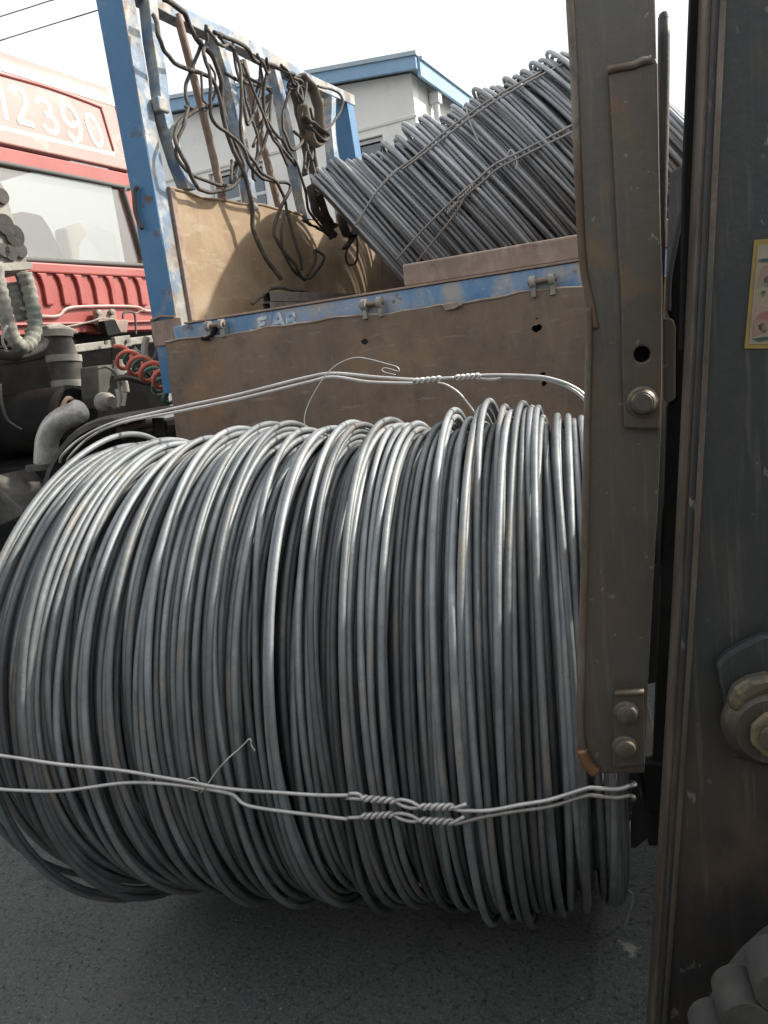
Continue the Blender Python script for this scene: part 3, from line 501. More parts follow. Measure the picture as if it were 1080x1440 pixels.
for pts, r, mt in (([(-3.600,3.302,2.058),(-3.600,3.311,1.982),(-3.600,3.314,1.882),(-3.600,3.307,1.797),(-3.600,3.277,1.720),(-3.600,3.219,1.667),(-3.600,3.171,1.666),(-3.600,3.137,1.717),(-3.600,3.122,1.800),(-3.600,3.121,1.901),(-3.600,3.118,1.993),(-3.600,3.119,2.103)], .040, 'tape'), ([(-3.720,3.319,2.023),(-3.720,3.322,1.961),(-3.720,3.333,1.890),(-3.720,3.356,1.827)], .052, 'tape'), ([(-3.660,3.308,2.067),(-3.660,3.321,1.968),(-3.660,3.345,1.890),(-3.660,3.349,1.811)], .014, 'rubber'), ([(-3.550,3.073,1.772),(-3.550,3.034,1.729),(-3.550,3.023,1.685),(-3.550,3.036,1.648)], .007, 'dust'), ([(-3.700,3.073,1.647),(-3.700,3.179,1.626),(-3.700,3.287,1.632),(-3.700,3.396,1.663),(-3.700,3.438,1.702)], .03, 'rubber')):
    P = spline(pts, 6); rr = r*(1+.10*np.sin(np.arange(len(P))*2.1)) if mt == 'tape' else r
    MB().tube(P, rr, 12).build('intake_hose', MT[mt], tr, smooth='all')

# ------------------------------------------------------------------ blue trailer
tl = empty('flatbed_trailer', (0, 4.07, 0), 'blue flatbed trailer with lattice headboard and dropped brown side gate', 'trailer')
def sweep_box(pts, wx, wy, name, mt, bevel=.004):
    """square bar of wx by wy following a near-vertical polyline"""
    m = MB(); P = np.asarray(pts, float); vs = []
    for p in P: vs += [p+V(-wx/2, -wy/2, 0), p+V(wx/2, -wy/2, 0), p+V(wx/2, wy/2, 0), p+V(-wx/2, wy/2, 0)]
    fs = [(0, 1, 2, 3)]; n = len(P)
    for i in range(n-1):
        for k in range(4): fs.append((4*i+k, 4*i+(k+1) % 4, 4*i+4+(k+1) % 4, 4*i+4+k))
    fs.append(tuple(4*(n-1)+k for k in (3, 2, 1, 0))); m.add(vs, fs)
    return m.build(name, mt, tl, bevel=bevel)
cp = sweep_box([(-2.385, 2.945, 1.33), (-2.375, 2.945, 1.62), (-2.368, 2.945, 2.2), (-2.372, 2.945, 2.55), (-2.375, 2.945, 3.02), (-2.38, 2.945, 3.35)], .128, .09, 'corner_post', MT['blue'])
MB().plate([(2.903, 1.62), (2.987, 1.62), (2.987, 2.2), (2.985, 3.3), (2.903, 3.3), (2.905, 2.2)], (-2.310, 0, 0), (0, 1, 0), (0, 0, 1), (1, 0, 0), -.006, .006).build('post_edge', MT['lattice'], cp, bevel=.002)
MB().box((-2.36, 2.897, 1.60), (.085, .004, .055)).build('weld_plate', MT['channel'], cp, bevel=.003)
m = MB(); zz = [.06*math.sin(i*2.3)*.1 for i in range(8)]
m.tube(spline([(-2.44, 2.893, 1.66), (-2.38, 2.89, 1.672), (-2.30, 2.89, 1.66)], 5), .006, 6); m.build('weld_seam', MT['brown'], cp)
MB().tube(spline([(-2.374,2.880,2.223),(-2.396,2.880,2.198),(-2.407,2.880,2.117),(-2.388,2.880,2.048)], 5), .010, 8).build('lashing_hook', MT['grime'], cp, smooth='all')
sweep_box([(-2.36, 5.09, 1.5), (-2.36, 5.09, 2.3), (-2.36, 5.06, 2.6), (-2.36, 5.02, 3.0)], .12, .10, 'corner_post', MT['blue'])
# tan headboard panel with a frame strip, uprights and pipes
pan = MB(); n = 20
vs = []; 
pt_ = [(2.995, 1.64), (2.995, 2.205)] + [(2.995+2.20*i/n, 2.215-.01*math.sin(i*.6)+.004*math.sin(i*2.1)) for i in range(1, n)] + [(5.20, 2.205), (5.16, 1.5), (3.0, 1.5)]
pan.plate(pt_, (-2.305, 0, 0), (0, 1, 0), (0, 0, 1), (1, 0, 0), -.012, .012); hp = pan.build('headboard_panel', MT['panel'], tl, bevel=.002)
MB().tube(spline([(-2.292, 2.99+2.2*i/n, 2.214-.01*math.sin(i*.6)+.004*math.sin(i*2.1)) for i in range(n+1)], 2), .006, 6).build('panel_lip', MT['panel'], hp, smooth=True)
m = MB(); m.bb(-2.318, -2.288, 2.992, 3.025, 1.63, 2.222); m.build('edge_strip', MT['channel'], hp, bevel=.003)
m = MB(); m.bb(-2.293, -2.28, 3.0, 5.15, 1.62, 1.645); m.build('edge_strip', MT['panel'], hp, bevel=.003)
for pts in ([(-2.300,3.070,3.010),(-2.300,3.051,2.820),(-2.300,3.050,2.677),(-2.300,3.037,2.559),(-2.300,3.054,2.445),(-2.300,3.085,2.325),(-2.300,3.128,2.222)],
            [(-2.300,3.537,2.964),(-2.300,3.593,2.806),(-2.300,3.622,2.648),(-2.300,3.636,2.449),(-2.300,3.641,2.187)],
            [(-2.300,4.063,2.960),(-2.300,4.109,2.783),(-2.300,4.132,2.565),(-2.300,4.166,2.380),(-2.300,4.210,2.191)],
            [(-2.300,4.730,2.961),(-2.300,4.667,2.777),(-2.300,4.654,2.569),(-2.300,4.684,2.405),(-2.300,4.683,2.200)]):
    sweep_box(pts, .06, .058, 'upright', MT['lattice'])
q = [(-2.280,3.012,2.555),(-2.280,3.024,2.494)]
MB().box(q[0], (.02, .035, .03)).build('weld_plate', MT['lattice'], tl, bevel=.008)
for pts in ([(-2.300,3.267,2.996),(-2.300,3.313,2.770),(-2.300,3.366,2.486),(-2.300,3.403,2.203)], [(-2.300,3.771,2.935),(-2.300,3.818,2.705),(-2.300,3.873,2.458),(-2.300,3.925,2.231)]):
    MB().tube(spline(pts, 4), .019, 12).build('pipe_bar', MT['brown'], tl, smooth=True)
a0 = [(-2.300,2.996,3.013),(-2.300,5.044,3.060)]
m = MB(); P = [V(-2.33, 2.99+2.1*i/10, 3.015-.008*math.sin(i*1.1)) for i in range(11)]
vs = []; 
for p in P: vs += [p+V(-.035, 0, -.033), p+V(.035, 0, -.033), p+V(.035, 0, .033), p+V(-.035, 0, .033)]
fs = [(0, 1, 2, 3), (43, 42, 41, 40)] + [(4*i+k, 4*i+4+k, 4*i+4+(k+1) % 4, 4*i+(k+1) % 4) for i in range(10) for k in range(4)]
m.add(vs, fs); m.build('top_rail', MT['lattice'], tl, bevel=.004)
# side beam, deck, far gate
m = MB(); m.bb(-2.318, 2.6, 2.885, 2.99, 1.44, 1.620); sbm = m.build('side_beam', MT['blue_beam'], tl, bevel=.005)
m = MB(); m.bb(-2.25, 2.6, 2.878, 2.99, 1.6215, 1.630); m.build('beam_edge', MT['channel'], sbm, bevel=.002)
for i, (x, lets) in enumerate(((0, 'F'), (1, 'A'), (2, 'R'))):
    pass
m = MB()
Lt = ([(-1.868,2.885,1.544),(-1.862,2.885,1.597)], [(-1.863,2.885,1.594),(-1.819,2.885,1.597)], [(-1.863,2.885,1.573),(-1.834,2.885,1.574)],
      [(-1.800,2.885,1.548),(-1.770,2.885,1.599),(-1.759,2.885,1.599),(-1.746,2.885,1.553)], [(-1.785,2.885,1.569),(-1.750,2.885,1.571)],
      [(-1.726,2.885,1.548),(-1.718,2.885,1.598)], [(-1.718,2.885,1.597),(-1.694,2.885,1.597),(-1.689,2.885,1.583),(-1.701,2.885,1.573),(-1.722,2.885,1.573)], [(-1.708,2.885,1.571),(-1.684,2.885,1.551)])
for s in Lt: m.ribbon(spline(s, 3), .016, (0, -1, 0), .003)
MT['letter'] = mat('worn_letter_paint', (.62, .63, .62), .6, 0, [((.22, .33, .48), 26, .44, .62, I3, .9)])
m.build('beam_lettering', MT['letter'], sbm, fixn=False)
m = MB(); m.bb(-2.25, 2.6, 2.992, 5.15, 1.44, 1.50); m.build('deck', MT['brown'], tl)
m = MB(); m.bb(-2.385, 2.6, 5.28, 5.32, 1.44, 2.24); m.build('far_side_gate', MT['gate'], tl)
m = MB(); m.bb(-2.25, 2.6, 3.5, 3.65, 1.05, 1.438); m.build('chassis_beam', MT['black'], tl); m = MB(); m.bb(-2.25, 2.6, 4.5, 4.65, 1.05, 1.438); m.build('chassis_beam', MT['black'], tl)
truck_wheel(1.6, 3.1, tl); truck_wheel(1.6, 5.0, tl)
for y in (3.2, 4.9):
    m = MB(); m.bb(-1.0, -.88, y-.06, y+.06, .06, 1.438); m.bb(-1.08, -.8, y-.12, y+.12, .0, .06); m.build('landing_leg', MT['black'], tl)
# dropped side gate with torn holes and a curled top lip
def blob(x, z, r, sx, sz, n=11, seed=0):
    q = np.random.default_rng(seed); return [(x+r*sx*math.cos(2*math.pi*i/n)*q.uniform(.6, 1.2), z+r*sz*math.sin(2*math.pi*i/n)*q.uniform(.6, 1.2)) for i in range(n)]
xs = np.linspace(-2.345, 1.2, 60); gz = lambda x: 1.556-.013*(x+2.35)+.0045*math.sin(x*7)+.003*math.sin(x*17+1)+.002*math.sin(x*41)
top = [(x, gz(x)) for x in xs]
GY = 2.855
m = MB(); m.plate([(-2.385, 1.0), (-2.365, 1.3)] + top + [(1.2, 1.0)], (0, GY, 0), (1, 0, 0), (0, 0, 1), (0, 1, 0), -.004, .004,
    holes=[blob(-1.368, 1.445, .018, 1, .8, seed=1), blob(-.682, 1.413, .022, 1.0, .7, seed=2), blob(-.675, 1.245, .013, 1, 1.1, seed=3), blob(-.672, 1.215, .010, 1, 1.1, seed=5), blob(-.680, 1.447, .004, 1, 1, 7, seed=4)])
gt = m.build('side_gate', MT['gate'], tl)
MT['lip'] = mat('rubbed_sheet_edge', (.36, .30, .24), .5, .3, [((.18, .13, .1), 9, .45, .66, (1, 1, 1), .8)], [(60, .2, I3)])
MB().tube([(x, GY-.002+.003*math.sin(x*9), z+.002) for x, z in zip(np.linspace(-2.345, 1.2, 140), [gz(x) for x in np.linspace(-2.345, 1.2, 140)])], .0052, 6).build('gate_lip', MT['lip'], gt, smooth=True)
q = [(-1.027,2.845,1.543),(-0.999,2.845,1.544),(-0.963,2.845,1.542),(-0.950,2.845,1.530),(-0.979,2.845,1.521),(-1.013,2.845,1.520)]
MB().plate([(p[0], p[2]) for p in q], (0, GY-.016, 0), (1, 0, 0), (0, 0, 1), (.2, 1, .35), -.004, .006).build('bent_flap', MT['lip'], gt, bevel=.002)
for px in [(-2.063,2.870,1.587),(-1.315,2.870,1.576),(-0.648,2.870,1.566)]:
    hg = MB().box((px[0], 2.868, px[2]-.012), (.046, .006, .030)).build('hinge', MT['lattice'], tl, bevel=.003)
    for s in (-1, 1):
        MB().lathe((px[0]+s*.034, 2.848, px[2]+.008), (1, 0, 0), [(-.010, 0), (-.010, .022), (.010, .022), (.010, 0)], 14).build('hinge_lug', MT['dust'], hg, smooth=True)
        MB().box((px[0]+s*.034, 2.849, px[2]-.022), (.009, .010, .024)).build('hinge_strap', MT['dust'], hg, bevel=.002)
    MB().tube([(px[0]-.052, 2.848, px[2]+.008), (px[0]+.052, 2.848, px[2]+.008)], .0095, 10).build('hinge_pin', MT['brown'], hg, smooth=True)
MB().tube(spline([(-2.14, 2.846, 1.548), (-2.11, 2.842, 1.545), (-2.08, 2.846, 1.56), (-2.06, 2.85, 1.585)], 4), .009, 6).build('gate_catch', MT['black'], tl, smooth=True)

# things lying on the trailer
ch = MB(); x0, x1 = -1.19, .9
ch.plate([(2.895, 1.632), (2.895, 1.708), (2.90, 1.713), (3.03, 1.713), (3.035, 1.708), (3.035, 1.632), (3.02, 1.632), (3.02, 1.695), (2.912, 1.695), (2.912, 1.632)], (x0, 0, 0), (0, 1, 0), (0, 0, 1), (1, 0, 0), 0, x1-x0)
tag(ch.build('steel_channel', MT['channel'], bevel=.004), 'long brown steel channel lying on the blue side beam', 'steel beam')
for i, (z, lab) in enumerate(((1.717, 'upper dusty square steel tube lying along the foot of the tan panel'), (1.668, 'lower dusty square steel tube, half hidden by the blue side beam'))):
    m = MB(); w2 = .0235; O = V(-2.07, 3.30-.012*i, z)
    o_ = [(-w2, -w2), (w2, -w2), (w2, w2), (-w2, w2)]; i_ = [(-w2+.004, -w2+.004), (w2-.004, -w2+.004), (w2-.004, w2-.004), (-w2+.004, w2-.004)]
    m.plate(o_, O, V(1, -.02, 0), V(0, 0, 1), V(.02, 1, 0), 0, 1.15, holes=[i_])
    tag(m.build('square_tube', MT['tubes'], bevel=.003), lab, 'steel tube', 'square steel tubes on the deck')
m = MB(); m.bb(-2.22, -1.95, 3.5, 3.62, 1.503, 1.643); tag(m.build('timber_block', MT['channel'], bevel=.006), 'timber block under the near end of the square steel tubes', 'timber')
m = MB(); m.bb(-2.22, -1.95, 4.15, 4.27, 1.503, 1.643); tag(m.build('timber_block', MT['channel'], bevel=.006), 'timber block under the far end of the square steel tubes', 'timber')

# ------------------------------------------------------------------ coils
def loop_obj(name, P, r, mt, parent, n=8):
    P = np.asarray(P, float); m_ = len(P)
    T = np.roll(P, -1, 0)-np.roll(P, 1, 0); T /= np.linalg.norm(T, axis=1, keepdims=True)
    c = P.mean(0); U = P-c; U -= T*np.sum(U*T, 1, keepdims=True); U /= np.linalg.norm(U, axis=1, keepdims=True); W = np.cross(T, U)
    x = np.arange(n)*2*math.pi/n
    vs = P[:, None, :] + r*(np.cos(x)[None, :, None]*U[:, None, :] + np.sin(x)[None, :, None]*W[:, None, :])
    off = np.array(WORLD[parent.name]); vs = (vs.reshape(-1, 3)-off)
    i = np.arange(m_)[:, None]; k = np.arange(n)[None, :]; j = (i+1) % m_; k2 = (k+1) % n
    fs = np.stack([i*n+k, i*n+k2+0*i, j*n+k2, j*n+k+0*i], -1).reshape(-1, 4)
    me = bpy.data.meshes.new(name); me.vertices.add(len(vs)); me.vertices.foreach_set('co', vs.ravel())
    nf = len(fs); me.loops.add(nf*4); me.loops.foreach_set('vertex_index', fs.ravel().astype(np.int32))
    me.polygons.add(nf); me.polygons.foreach_set('loop_start', np.arange(nf, dtype=np.int32)*4)
    me.polygons.foreach_set('use_smooth', np.ones(nf, bool)); me.update(calc_edges=True)
    me.materials.append(mt); o = bpy.data.objects.new(name, me); COL.objects.link(o); o.parent = parent; return o
NT = 128
SM = [.15]
TH = np.arange(NT)*2*math.pi/NT
def circ_smooth(x, sig):
    k = np.fft.rfftfreq(NT, 1/NT); return np.fft.irfft(np.fft.rfft(x)*np.exp(-.5*(k*sig)**2), NT)
def stack(specs, d):
    """lay loops one after the other on what already lies there: specs (s, base radius, tilt cos, tilt sin, wobble2, phase, ecc b, ecc c)"""
    S = np.zeros((0, NT)); Rr = np.zeros((0, NT)); out = []
    for (s, rb, tc, ts, w2, ph, eb, ec, loose) in specs:
        sx = s+tc*np.cos(TH)+ts*np.sin(TH)+w2*np.cos(2*TH+ph)+.4*w2*np.cos(3*TH+1.7*ph)
        base = rb+eb*np.cos(TH)+ec*np.sin(TH)
        r = base.copy()
        if len(S):
            dl = np.abs(S-sx[None]); hit = dl < d
            con = np.where(hit, Rr+np.sqrt(np.maximum(d*d-dl*dl, 0))*.96, 0).max(0)
            r = np.maximum(r, con)
        ext = np.maximum.reduce([np.roll(r, k) for k in range(-4, 5)])
        r = circ_smooth(ext, SM[0])
        S = np.vstack([S, sx]); Rr = np.vstack([Rr, r]); out.append((sx, r))
    return out, S, Rr

# the big coil on the forks
CP = V(-.597, 1.737, .652); A_ = V(0.977933, 0.207866, -0.020942); B_ = V(-0.207912, 0.978148, 0.000000); C_ = V(0.020485, 0.004354, 0.999781)
co = empty('wire_coil', CP-V(0, 0, .58), 'big grey steel wire coil carried level by the forklift', 'wire coil', 'coils of steel wire')
D = .0148; s0, s1 = -1.0, .278
specs = []
lump = lambda s: .010*math.sin(s*9+.5)+.006*math.sin(s*21+1.0)
def spec(s, rb, tilt, loose):
    lean = -.05*max(0, (-s-.55))/.4          # turns lean where the free end has slumped
    return (s, rb+lump(s)*.6, rng.normal(0, tilt)*.6, rng.normal(0, tilt)-lean*.0, rng.normal(0, tilt*.3), rng.uniform(0, 6.28), .004*math.sin(s*5), .007*math.sin(s*7+2)+.004*rng.normal(), loose)
NIN = 86
for s in np.linspace(s0, s1, NIN): specs.append(spec(s+rng.normal(0, .001), .497, .002, 0))
for n_, rb_, tl_, jt_ in ((87, .508, .0035, .0016), (86, .519, .006, .0025), (83, .529, .010, .004)):
    for k in rng.permutation(n_): specs.append(spec(s0+(s1-s0)*k/(n_-1)+rng.normal(0, jt_), rb_, tl_, 0))
for s in (-.62, -.60, -.345, -.33, .10, .155, .20, -.86): 
    q = spec(s, .541, .012, 1); specs.append(q[:7]+(.014,)+q[8:])
loops, LS, LR = stack(specs, D)
def coil_pt(s, r, th): return CP + A_*s + r*(B_*math.cos(th)+C_*math.sin(th))
# sag: the free end droops and leans a little
env_s = np.linspace(s0-.05, s1+.05, 60); env = np.zeros((60, NT))
for i_, q_ in enumerate(env_s):
    hit = np.abs(LS-q_) < .05; env[i_] = np.where(hit, LR, 0).max(0)
env_m = np.array([np.sort(e_)[NT//8:-NT//8].mean() for e_ in env])
env_m = np.convolve(np.pad(env_m, 3, 'edge'), np.ones(7)/7, 'valid')
def target(q):
    t = .585+.007*math.sin(q*11+.6)+.004*math.sin(q*23)
    return t-.022*max(0, (q-.10)/.16)**1 if q > .10 else t
for i_, (sx, r) in enumerate(loops):
    q_ = sx.mean(); sx = np.minimum(sx, s1+.004*rng.random()); rr_ = lambda x: np.minimum(x, .592-.05*max(0, (q_-.12)/.16)) if q_ > .12 else x
    loops[i_] = (sx, rr_(r-(np.interp(q_, env_s, env_m)-target(q_))-.020*np.sin(TH)*math.exp(-((q_-.0)/.16)**2)*(np.sin(TH) < 0)))
def warp(sx, r):
    dn = np.zeros(NT)
    lean = -np.clip((-sx-.55)/.42, 0, 1)
    b = r*np.cos(TH); c = r*np.sin(TH)
    ds = -np.where(c > 0, .065, .09)*lean*(c/.58)**2
    return sx+ds, b, c
inner = []
for i, (sx, r) in enumerate(loops):
    s2, b, c = warp(sx, r)
    P = CP[None]+s2[:, None]*A_[None]+b[:, None]*B_[None]+c[:, None]*C_[None]
    if i < NIN: inner.append(P)
    else: loop_obj('wire_loop', P, D/2*.985, MT['rod'], co)
iw = MB()
for P in inner: iw.tube(P[::2], D/2, 6, closed=True)
iw = iw.build('inner_windings', MT['rod'], co, smooth='all', fixn=False); iw['kind'] = 'stuff'
HS = np.arange(s0-.1, s1+.1, .004); HH = np.zeros((len(HS), NT))
for sx, r in loops:
    ix = np.round((sx-HS[0])/.004).astype(int)
    for dq in range(-2, 3):
        jj = np.clip(ix+dq, 0, len(HS)-1); HH[jj, np.arange(NT)] = np.maximum(HH[jj, np.arange(NT)], r+D/2*.95)
HH[HH == 0] = .57
def drape(pts, rw, n=10, win=7, lift=0):
    P = spline(pts, n); s = (P-CP)@A_; b = (P-CP)@B_; c = (P-CP)@C_; th = np.arctan2(c, b) % (2*math.pi)
    ii = np.clip(np.round((s-HS[0])/.004).astype(int), 0, len(HS)-1); ti = np.round(th/(2*math.pi)*NT).astype(int) % NT
    h = np.array([HH[max(i-4, 0):i+5, (t+np.arange(-1, 2)) % NT].max() for i, t in zip(ii, ti)])
    h = np.array([h[max(k-win, 0):k+win+1].max() for k in range(len(h))])
    ker = np.hanning(2*win+3)[1:-1]; ker /= ker.sum(); h = np.convolve(np.pad(h, win, 'edge'), ker, 'valid')+rw+lift
    return CP+s[:, None]*A_+h[:, None]*(np.cos(th)[:, None]*B_+np.sin(th)[:, None]*C_)
def twist(p, q, rad, turns, rw, n=10):
    """two wires wound round each other between p and q, then a short open eye and again"""
    p = np.array(p); q = np.array(q); d = unit(q-p); u = unit(np.cross(d, (0, 0, 1))); v = np.cross(u, d); out = []
    N = int(turns*14)
    for ph in (0, math.pi):
        out.append(np.array([p+(q-p)*i/N+rad*(math.cos(ph+i/N*turns*6.283)*u+math.sin(ph+i/N*turns*6.283)*v) for i in range(N+1)]))
    return out
RW = .0036
def splice(root, P, mt, rw=RW):
    """P: points along the splice: knot start, eye start, eye end, knot end"""
    a1, a2, a3, a4 = [np.array(x) for x in P]
    for x, y, tn in ((a1, a2, 2.6), (a3, a4, 2.6)):
        k = MB()
        for T in twist(x, y, rw*1.05, tn, rw): k.tube(T, rw*.95, 8)
        k.build('twist_knot', mt, root, smooth='all')
    mid = (a2+a3)/2; d = unit(a3-a2); nrm = unit(mid-CP-A_*np.dot(mid-CP, A_)); u = np.cross(nrm, d)
    for s in (-1, 1):
        MB().tube(spline([a2, a2*.75+a3*.25+u*s*.006, mid+u*s*.0075, a2*.25+a3*.75+u*s*.006, a3], 5), rw*.95, 8).build('eye', mt, root, smooth='all')
# lower pair of binding wires
bw = empty('binding_wire', CP-B_*.6-C_*.1, 'upper of two bright wires tied along the side of the big coil', 'binding wire', 'binding wires round the big coil')
MB().tube(drape([(-1.441,0.947,0.732),(-1.377,0.960,0.718),(-1.268,0.982,0.702),(-1.105,1.016,0.666),(-0.948,1.049,0.643),(-0.796,1.082,0.634),(-0.676,1.108,0.625)], RW), RW, 8).build('strand', MT['wire'], bw, smooth='all')
k = drape([(-0.654,1.113,0.616),(-0.594,1.126,0.612),(-0.546,1.136,0.612),(-0.486,1.148,0.618),(-0.467,1.152,0.624)], RW, 6)
splice(bw, [k[0], k[6], k[12], k[18]], MT['wire'])
MB().tube(drape([(-0.682,1.107,0.616),(-0.649,1.114,0.614)], RW, 4), RW, 8).build('wire_end', MT['wire'], bw, smooth='all')
MB().tube(drape([(-0.676,1.108,0.625),(-0.659,1.111,0.625),(-0.649,1.114,0.615)], RW, 4), RW, 8).build('wire_end', MT['wire'], bw, smooth='all')
MB().tube(drape([(-0.489,1.148,0.613),(-0.463,1.153,0.624)], RW, 4), RW, 8).build('wire_end', MT['wire'], bw, smooth='all')
t1 = drape([(-0.488,1.148,0.618),(-0.474,1.151,0.611),(-0.413,1.164,0.612),(-0.329,1.181,0.620),(-0.259,1.196,0.632)], RW)
MB().tube(np.vstack([t1, spline([t1[-1]]+[(-0.216,1.205,0.641),(-0.195,1.209,0.648),(-0.187,1.211,0.650)]+[(-0.215,1.358,0.563)], 6)[1:]]), RW, 8).build('strand', MT['wire'], bw, smooth='all')
bw2 = empty('binding_wire', CP-B_*.6-C_*.16, 'lower of two bright wires tied along the side of the big coil', 'binding wire', 'binding wires round the big coil')
MB().tube(drape([(-1.457,0.941,0.659),(-1.394,0.955,0.646),(-1.266,0.982,0.641),(-1.127,1.012,0.638),(-1.030,1.032,0.640),(-0.910,1.058,0.622),(-0.857,1.071,0.602),(-0.684,1.110,0.580)], RW), RW, 8).build('strand', MT['wire'], bw2, smooth='all')
k = drape([(-0.661,1.115,0.576),(-0.602,1.127,0.582),(-0.551,1.138,0.582),(-0.490,1.150,0.588),(-0.473,1.152,0.597)], RW, 6)
splice(bw2, [k[0], k[6], k[12], k[18]], MT['wire'])
MB().tube(drape([(-0.690,1.110,0.572),(-0.656,1.117,0.575)], RW, 4), RW, 8).build('wire_end', MT['wire'], bw2, smooth='all')
MB().tube(drape([(-0.493,1.150,0.585),(-0.470,1.153,0.599)], RW, 4), RW, 8).build('wire_end', MT['wire'], bw2, smooth='all')
t1 = drape([(-0.490,1.150,0.583),(-0.465,1.155,0.590),(-0.427,1.162,0.600),(-0.330,1.182,0.607),(-0.260,1.196,0.617)], RW)
MB().tube(np.vstack([t1, spline([t1[-1]]+[(-0.219,1.204,0.625),(-0.196,1.209,0.629),(-0.190,1.210,0.625)]+[(-0.217,1.358,0.524)], 6)[1:]]), RW, 8).build('strand', MT['wire_dull'], bw2, smooth='all')
# thin twist of tie wire
tw = MB(); P = drape([(-0.988,1.041,0.644),(-0.984,1.041,0.653),(-0.972,1.044,0.655),(-0.963,1.046,0.646),(-0.967,1.046,0.630),(-0.975,1.044,0.627),(-0.990,1.041,0.635)], .0015, 5, 3, .004); tw.tube(P, .0012, 6)
P = drape([(-0.964,1.047,0.623),(-0.945,1.050,0.643),(-0.920,1.055,0.673),(-0.894,1.062,0.699),(-0.869,1.069,0.719),(-0.849,1.075,0.738)], .0015, 6, 5, .003); P += np.linspace(0, .02, len(P))[:, None]*(-B_)[None]; tw.tube(P, .0016, 6)
q = spline([P[-1], P[-1]+A_*.004-C_*.002, P[-1]+A_*.003-C_*.012, P[-1]+A_*.009-C_*.024], 5); tw.tube(q, .0016, 6)
tag(tw.build('tie_wire', MT['wire'], smooth='all'), 'thin bent tie wire sticking up from the lower pair of binding wires', 'wire')
# upper double binding wire, bowed clear of the coil
bw3 = empty('binding_wire', CP+C_*.62, 'double bright binding wire bowed clear above the top of the big coil', 'binding wire', 'binding wires round the big coil')
MB().tube(spline([(-1.933,1.760,1.187)]+[(-1.756,1.613,1.224),(-1.694,1.627,1.263)]+[(-1.516,1.583,1.303),(-1.341,1.620,1.322),(-1.174,1.655,1.337),(-0.985,1.695,1.360),(-0.913,1.711,1.362),(-0.810,1.733,1.341),(-0.710,1.754,1.323)], 8), RW, 8).build('strand', MT['wire'], bw3, smooth='all')
MB().tube(spline([(-1.893,1.748,1.176)]+[(-1.735,1.618,1.218),(-1.665,1.633,1.264)]+[(-1.488,1.578,1.300),(-1.326,1.613,1.313),(-1.169,1.646,1.326),(-0.981,1.686,1.348),(-0.913,1.701,1.354),(-0.825,1.719,1.332),(-0.720,1.741,1.317)], 8), RW, 8).build('strand', MT['wire'], bw3, smooth='all')
k = [(-0.720,1.742,1.322),(-0.653,1.756,1.321),(-0.623,1.762,1.319),(-0.565,1.775,1.317)]
splice(bw3, k, MT['wire'])
MB().tube(spline([(-0.575,1.772,1.313),(-0.543,1.779,1.306),(-0.520,1.784,1.306)], 5), RW, 8).build('wire_end', MT['wire'], bw3, smooth='all')
MB().tube(spline([(-0.571,1.773,1.318),(-0.526,1.783,1.314),(-0.463,1.796,1.305),(-0.417,1.806,1.295),(-0.371,1.816,1.274),(-0.339,1.822,1.246),(-0.321,1.826,1.205)], 8), RW, 8).build('strand', MT['wire'], bw3, smooth='all')
MB().tube(spline([(-0.573,1.778,1.314),(-0.528,1.787,1.309),(-0.465,1.801,1.300),(-0.418,1.811,1.290),(-0.373,1.820,1.267),(-0.344,1.827,1.240),(-0.325,1.831,1.198)], 8), RW, 8).build('strand', MT['wire'], bw3, smooth='all')
tw = MB().tube(spline([(-0.653,1.725,1.313),(-0.634,1.729,1.306),(-0.609,1.735,1.285),(-0.587,1.739,1.253),(-0.567,1.743,1.215)], 6), .0024, 6)
tag(tw.build('tie_wire', MT['wire'], smooth='all'), 'short bright tie wire hanging from the splice above the coil', 'wire')
tw = MB().tube(spline([(-0.993,1.673,1.231),(-0.993,1.673,1.259),(-0.981,1.676,1.290),(-0.954,1.682,1.328),(-0.921,1.689,1.364),(-0.886,1.696,1.385),(-0.847,1.704,1.393),(-0.813,1.711,1.385),(-0.773,1.720,1.369),(-0.752,1.725,1.360),(-0.748,1.725,1.349),(-0.766,1.722,1.356),(-0.781,1.718,1.361),(-0.788,1.717,1.357),(-0.780,1.718,1.350),(-0.757,1.723,1.342)], 6), .0012, 6)
tag(tw.build('tie_wire', MT['wire'], smooth='all'), 'hair-thin tie wire looped over the double wire with a hooked end', 'wire')

# the coil lying on the trailer: turns lean over to the left
LA = unit(V(1, 0, .12)); Lc = V(-1.83, 4.1, 1.905); LLEN = 1.67
def lean_basis(t):
    y = unit(V(-.454, .878, .16)*(1-t)+V(-.228, .943, .241)*t); v = V(-.62, 0, .785); v = v-y*np.dot(v, y); return y, unit(v)
def lean_coil(root, n, d, layers, seed, Lc=Lc, LLEN=LLEN):
    r_ = np.random.default_rng(seed); specs = []
    y, v = lean_basis(.5); kk = abs(np.dot(LA, np.cross(y, v)))
    for li, (rb, tilt, jit) in enumerate(layers):
        for k in r_.permutation(n):
            q = 1-(1-k/(n-1))**1.22; lump = .010*math.sin(q*23)+.007*math.sin(q*51+1)
            specs.append((q*LLEN*kk+r_.normal(0, jit), rb+lump, r_.normal(0, tilt), r_.normal(0, tilt), r_.normal(0, tilt*.4), r_.uniform(0, 6.28), .008*r_.normal(), .012*r_.normal()*(li+1)/3, 0))
    lp, S, Q = stack(specs, d)
    for sx, r in lp:
        q = np.clip(sx.mean()/(LLEN*kk), 0, 1); y, v = lean_basis(q)
        cen = Lc[None]+(sx/kk)[:, None]*LA[None]+V(0, 0, np.interp(q, [0, .3, .5, .8, 1], [.045, .045, .085, .125, -.025]))[None]
        loop_obj('wire_loop', cen+(r*np.cos(TH))[:, None]*y[None]+(r*np.sin(TH))[:, None]*v[None], d/2*.97, MT['rod_dark'], root)
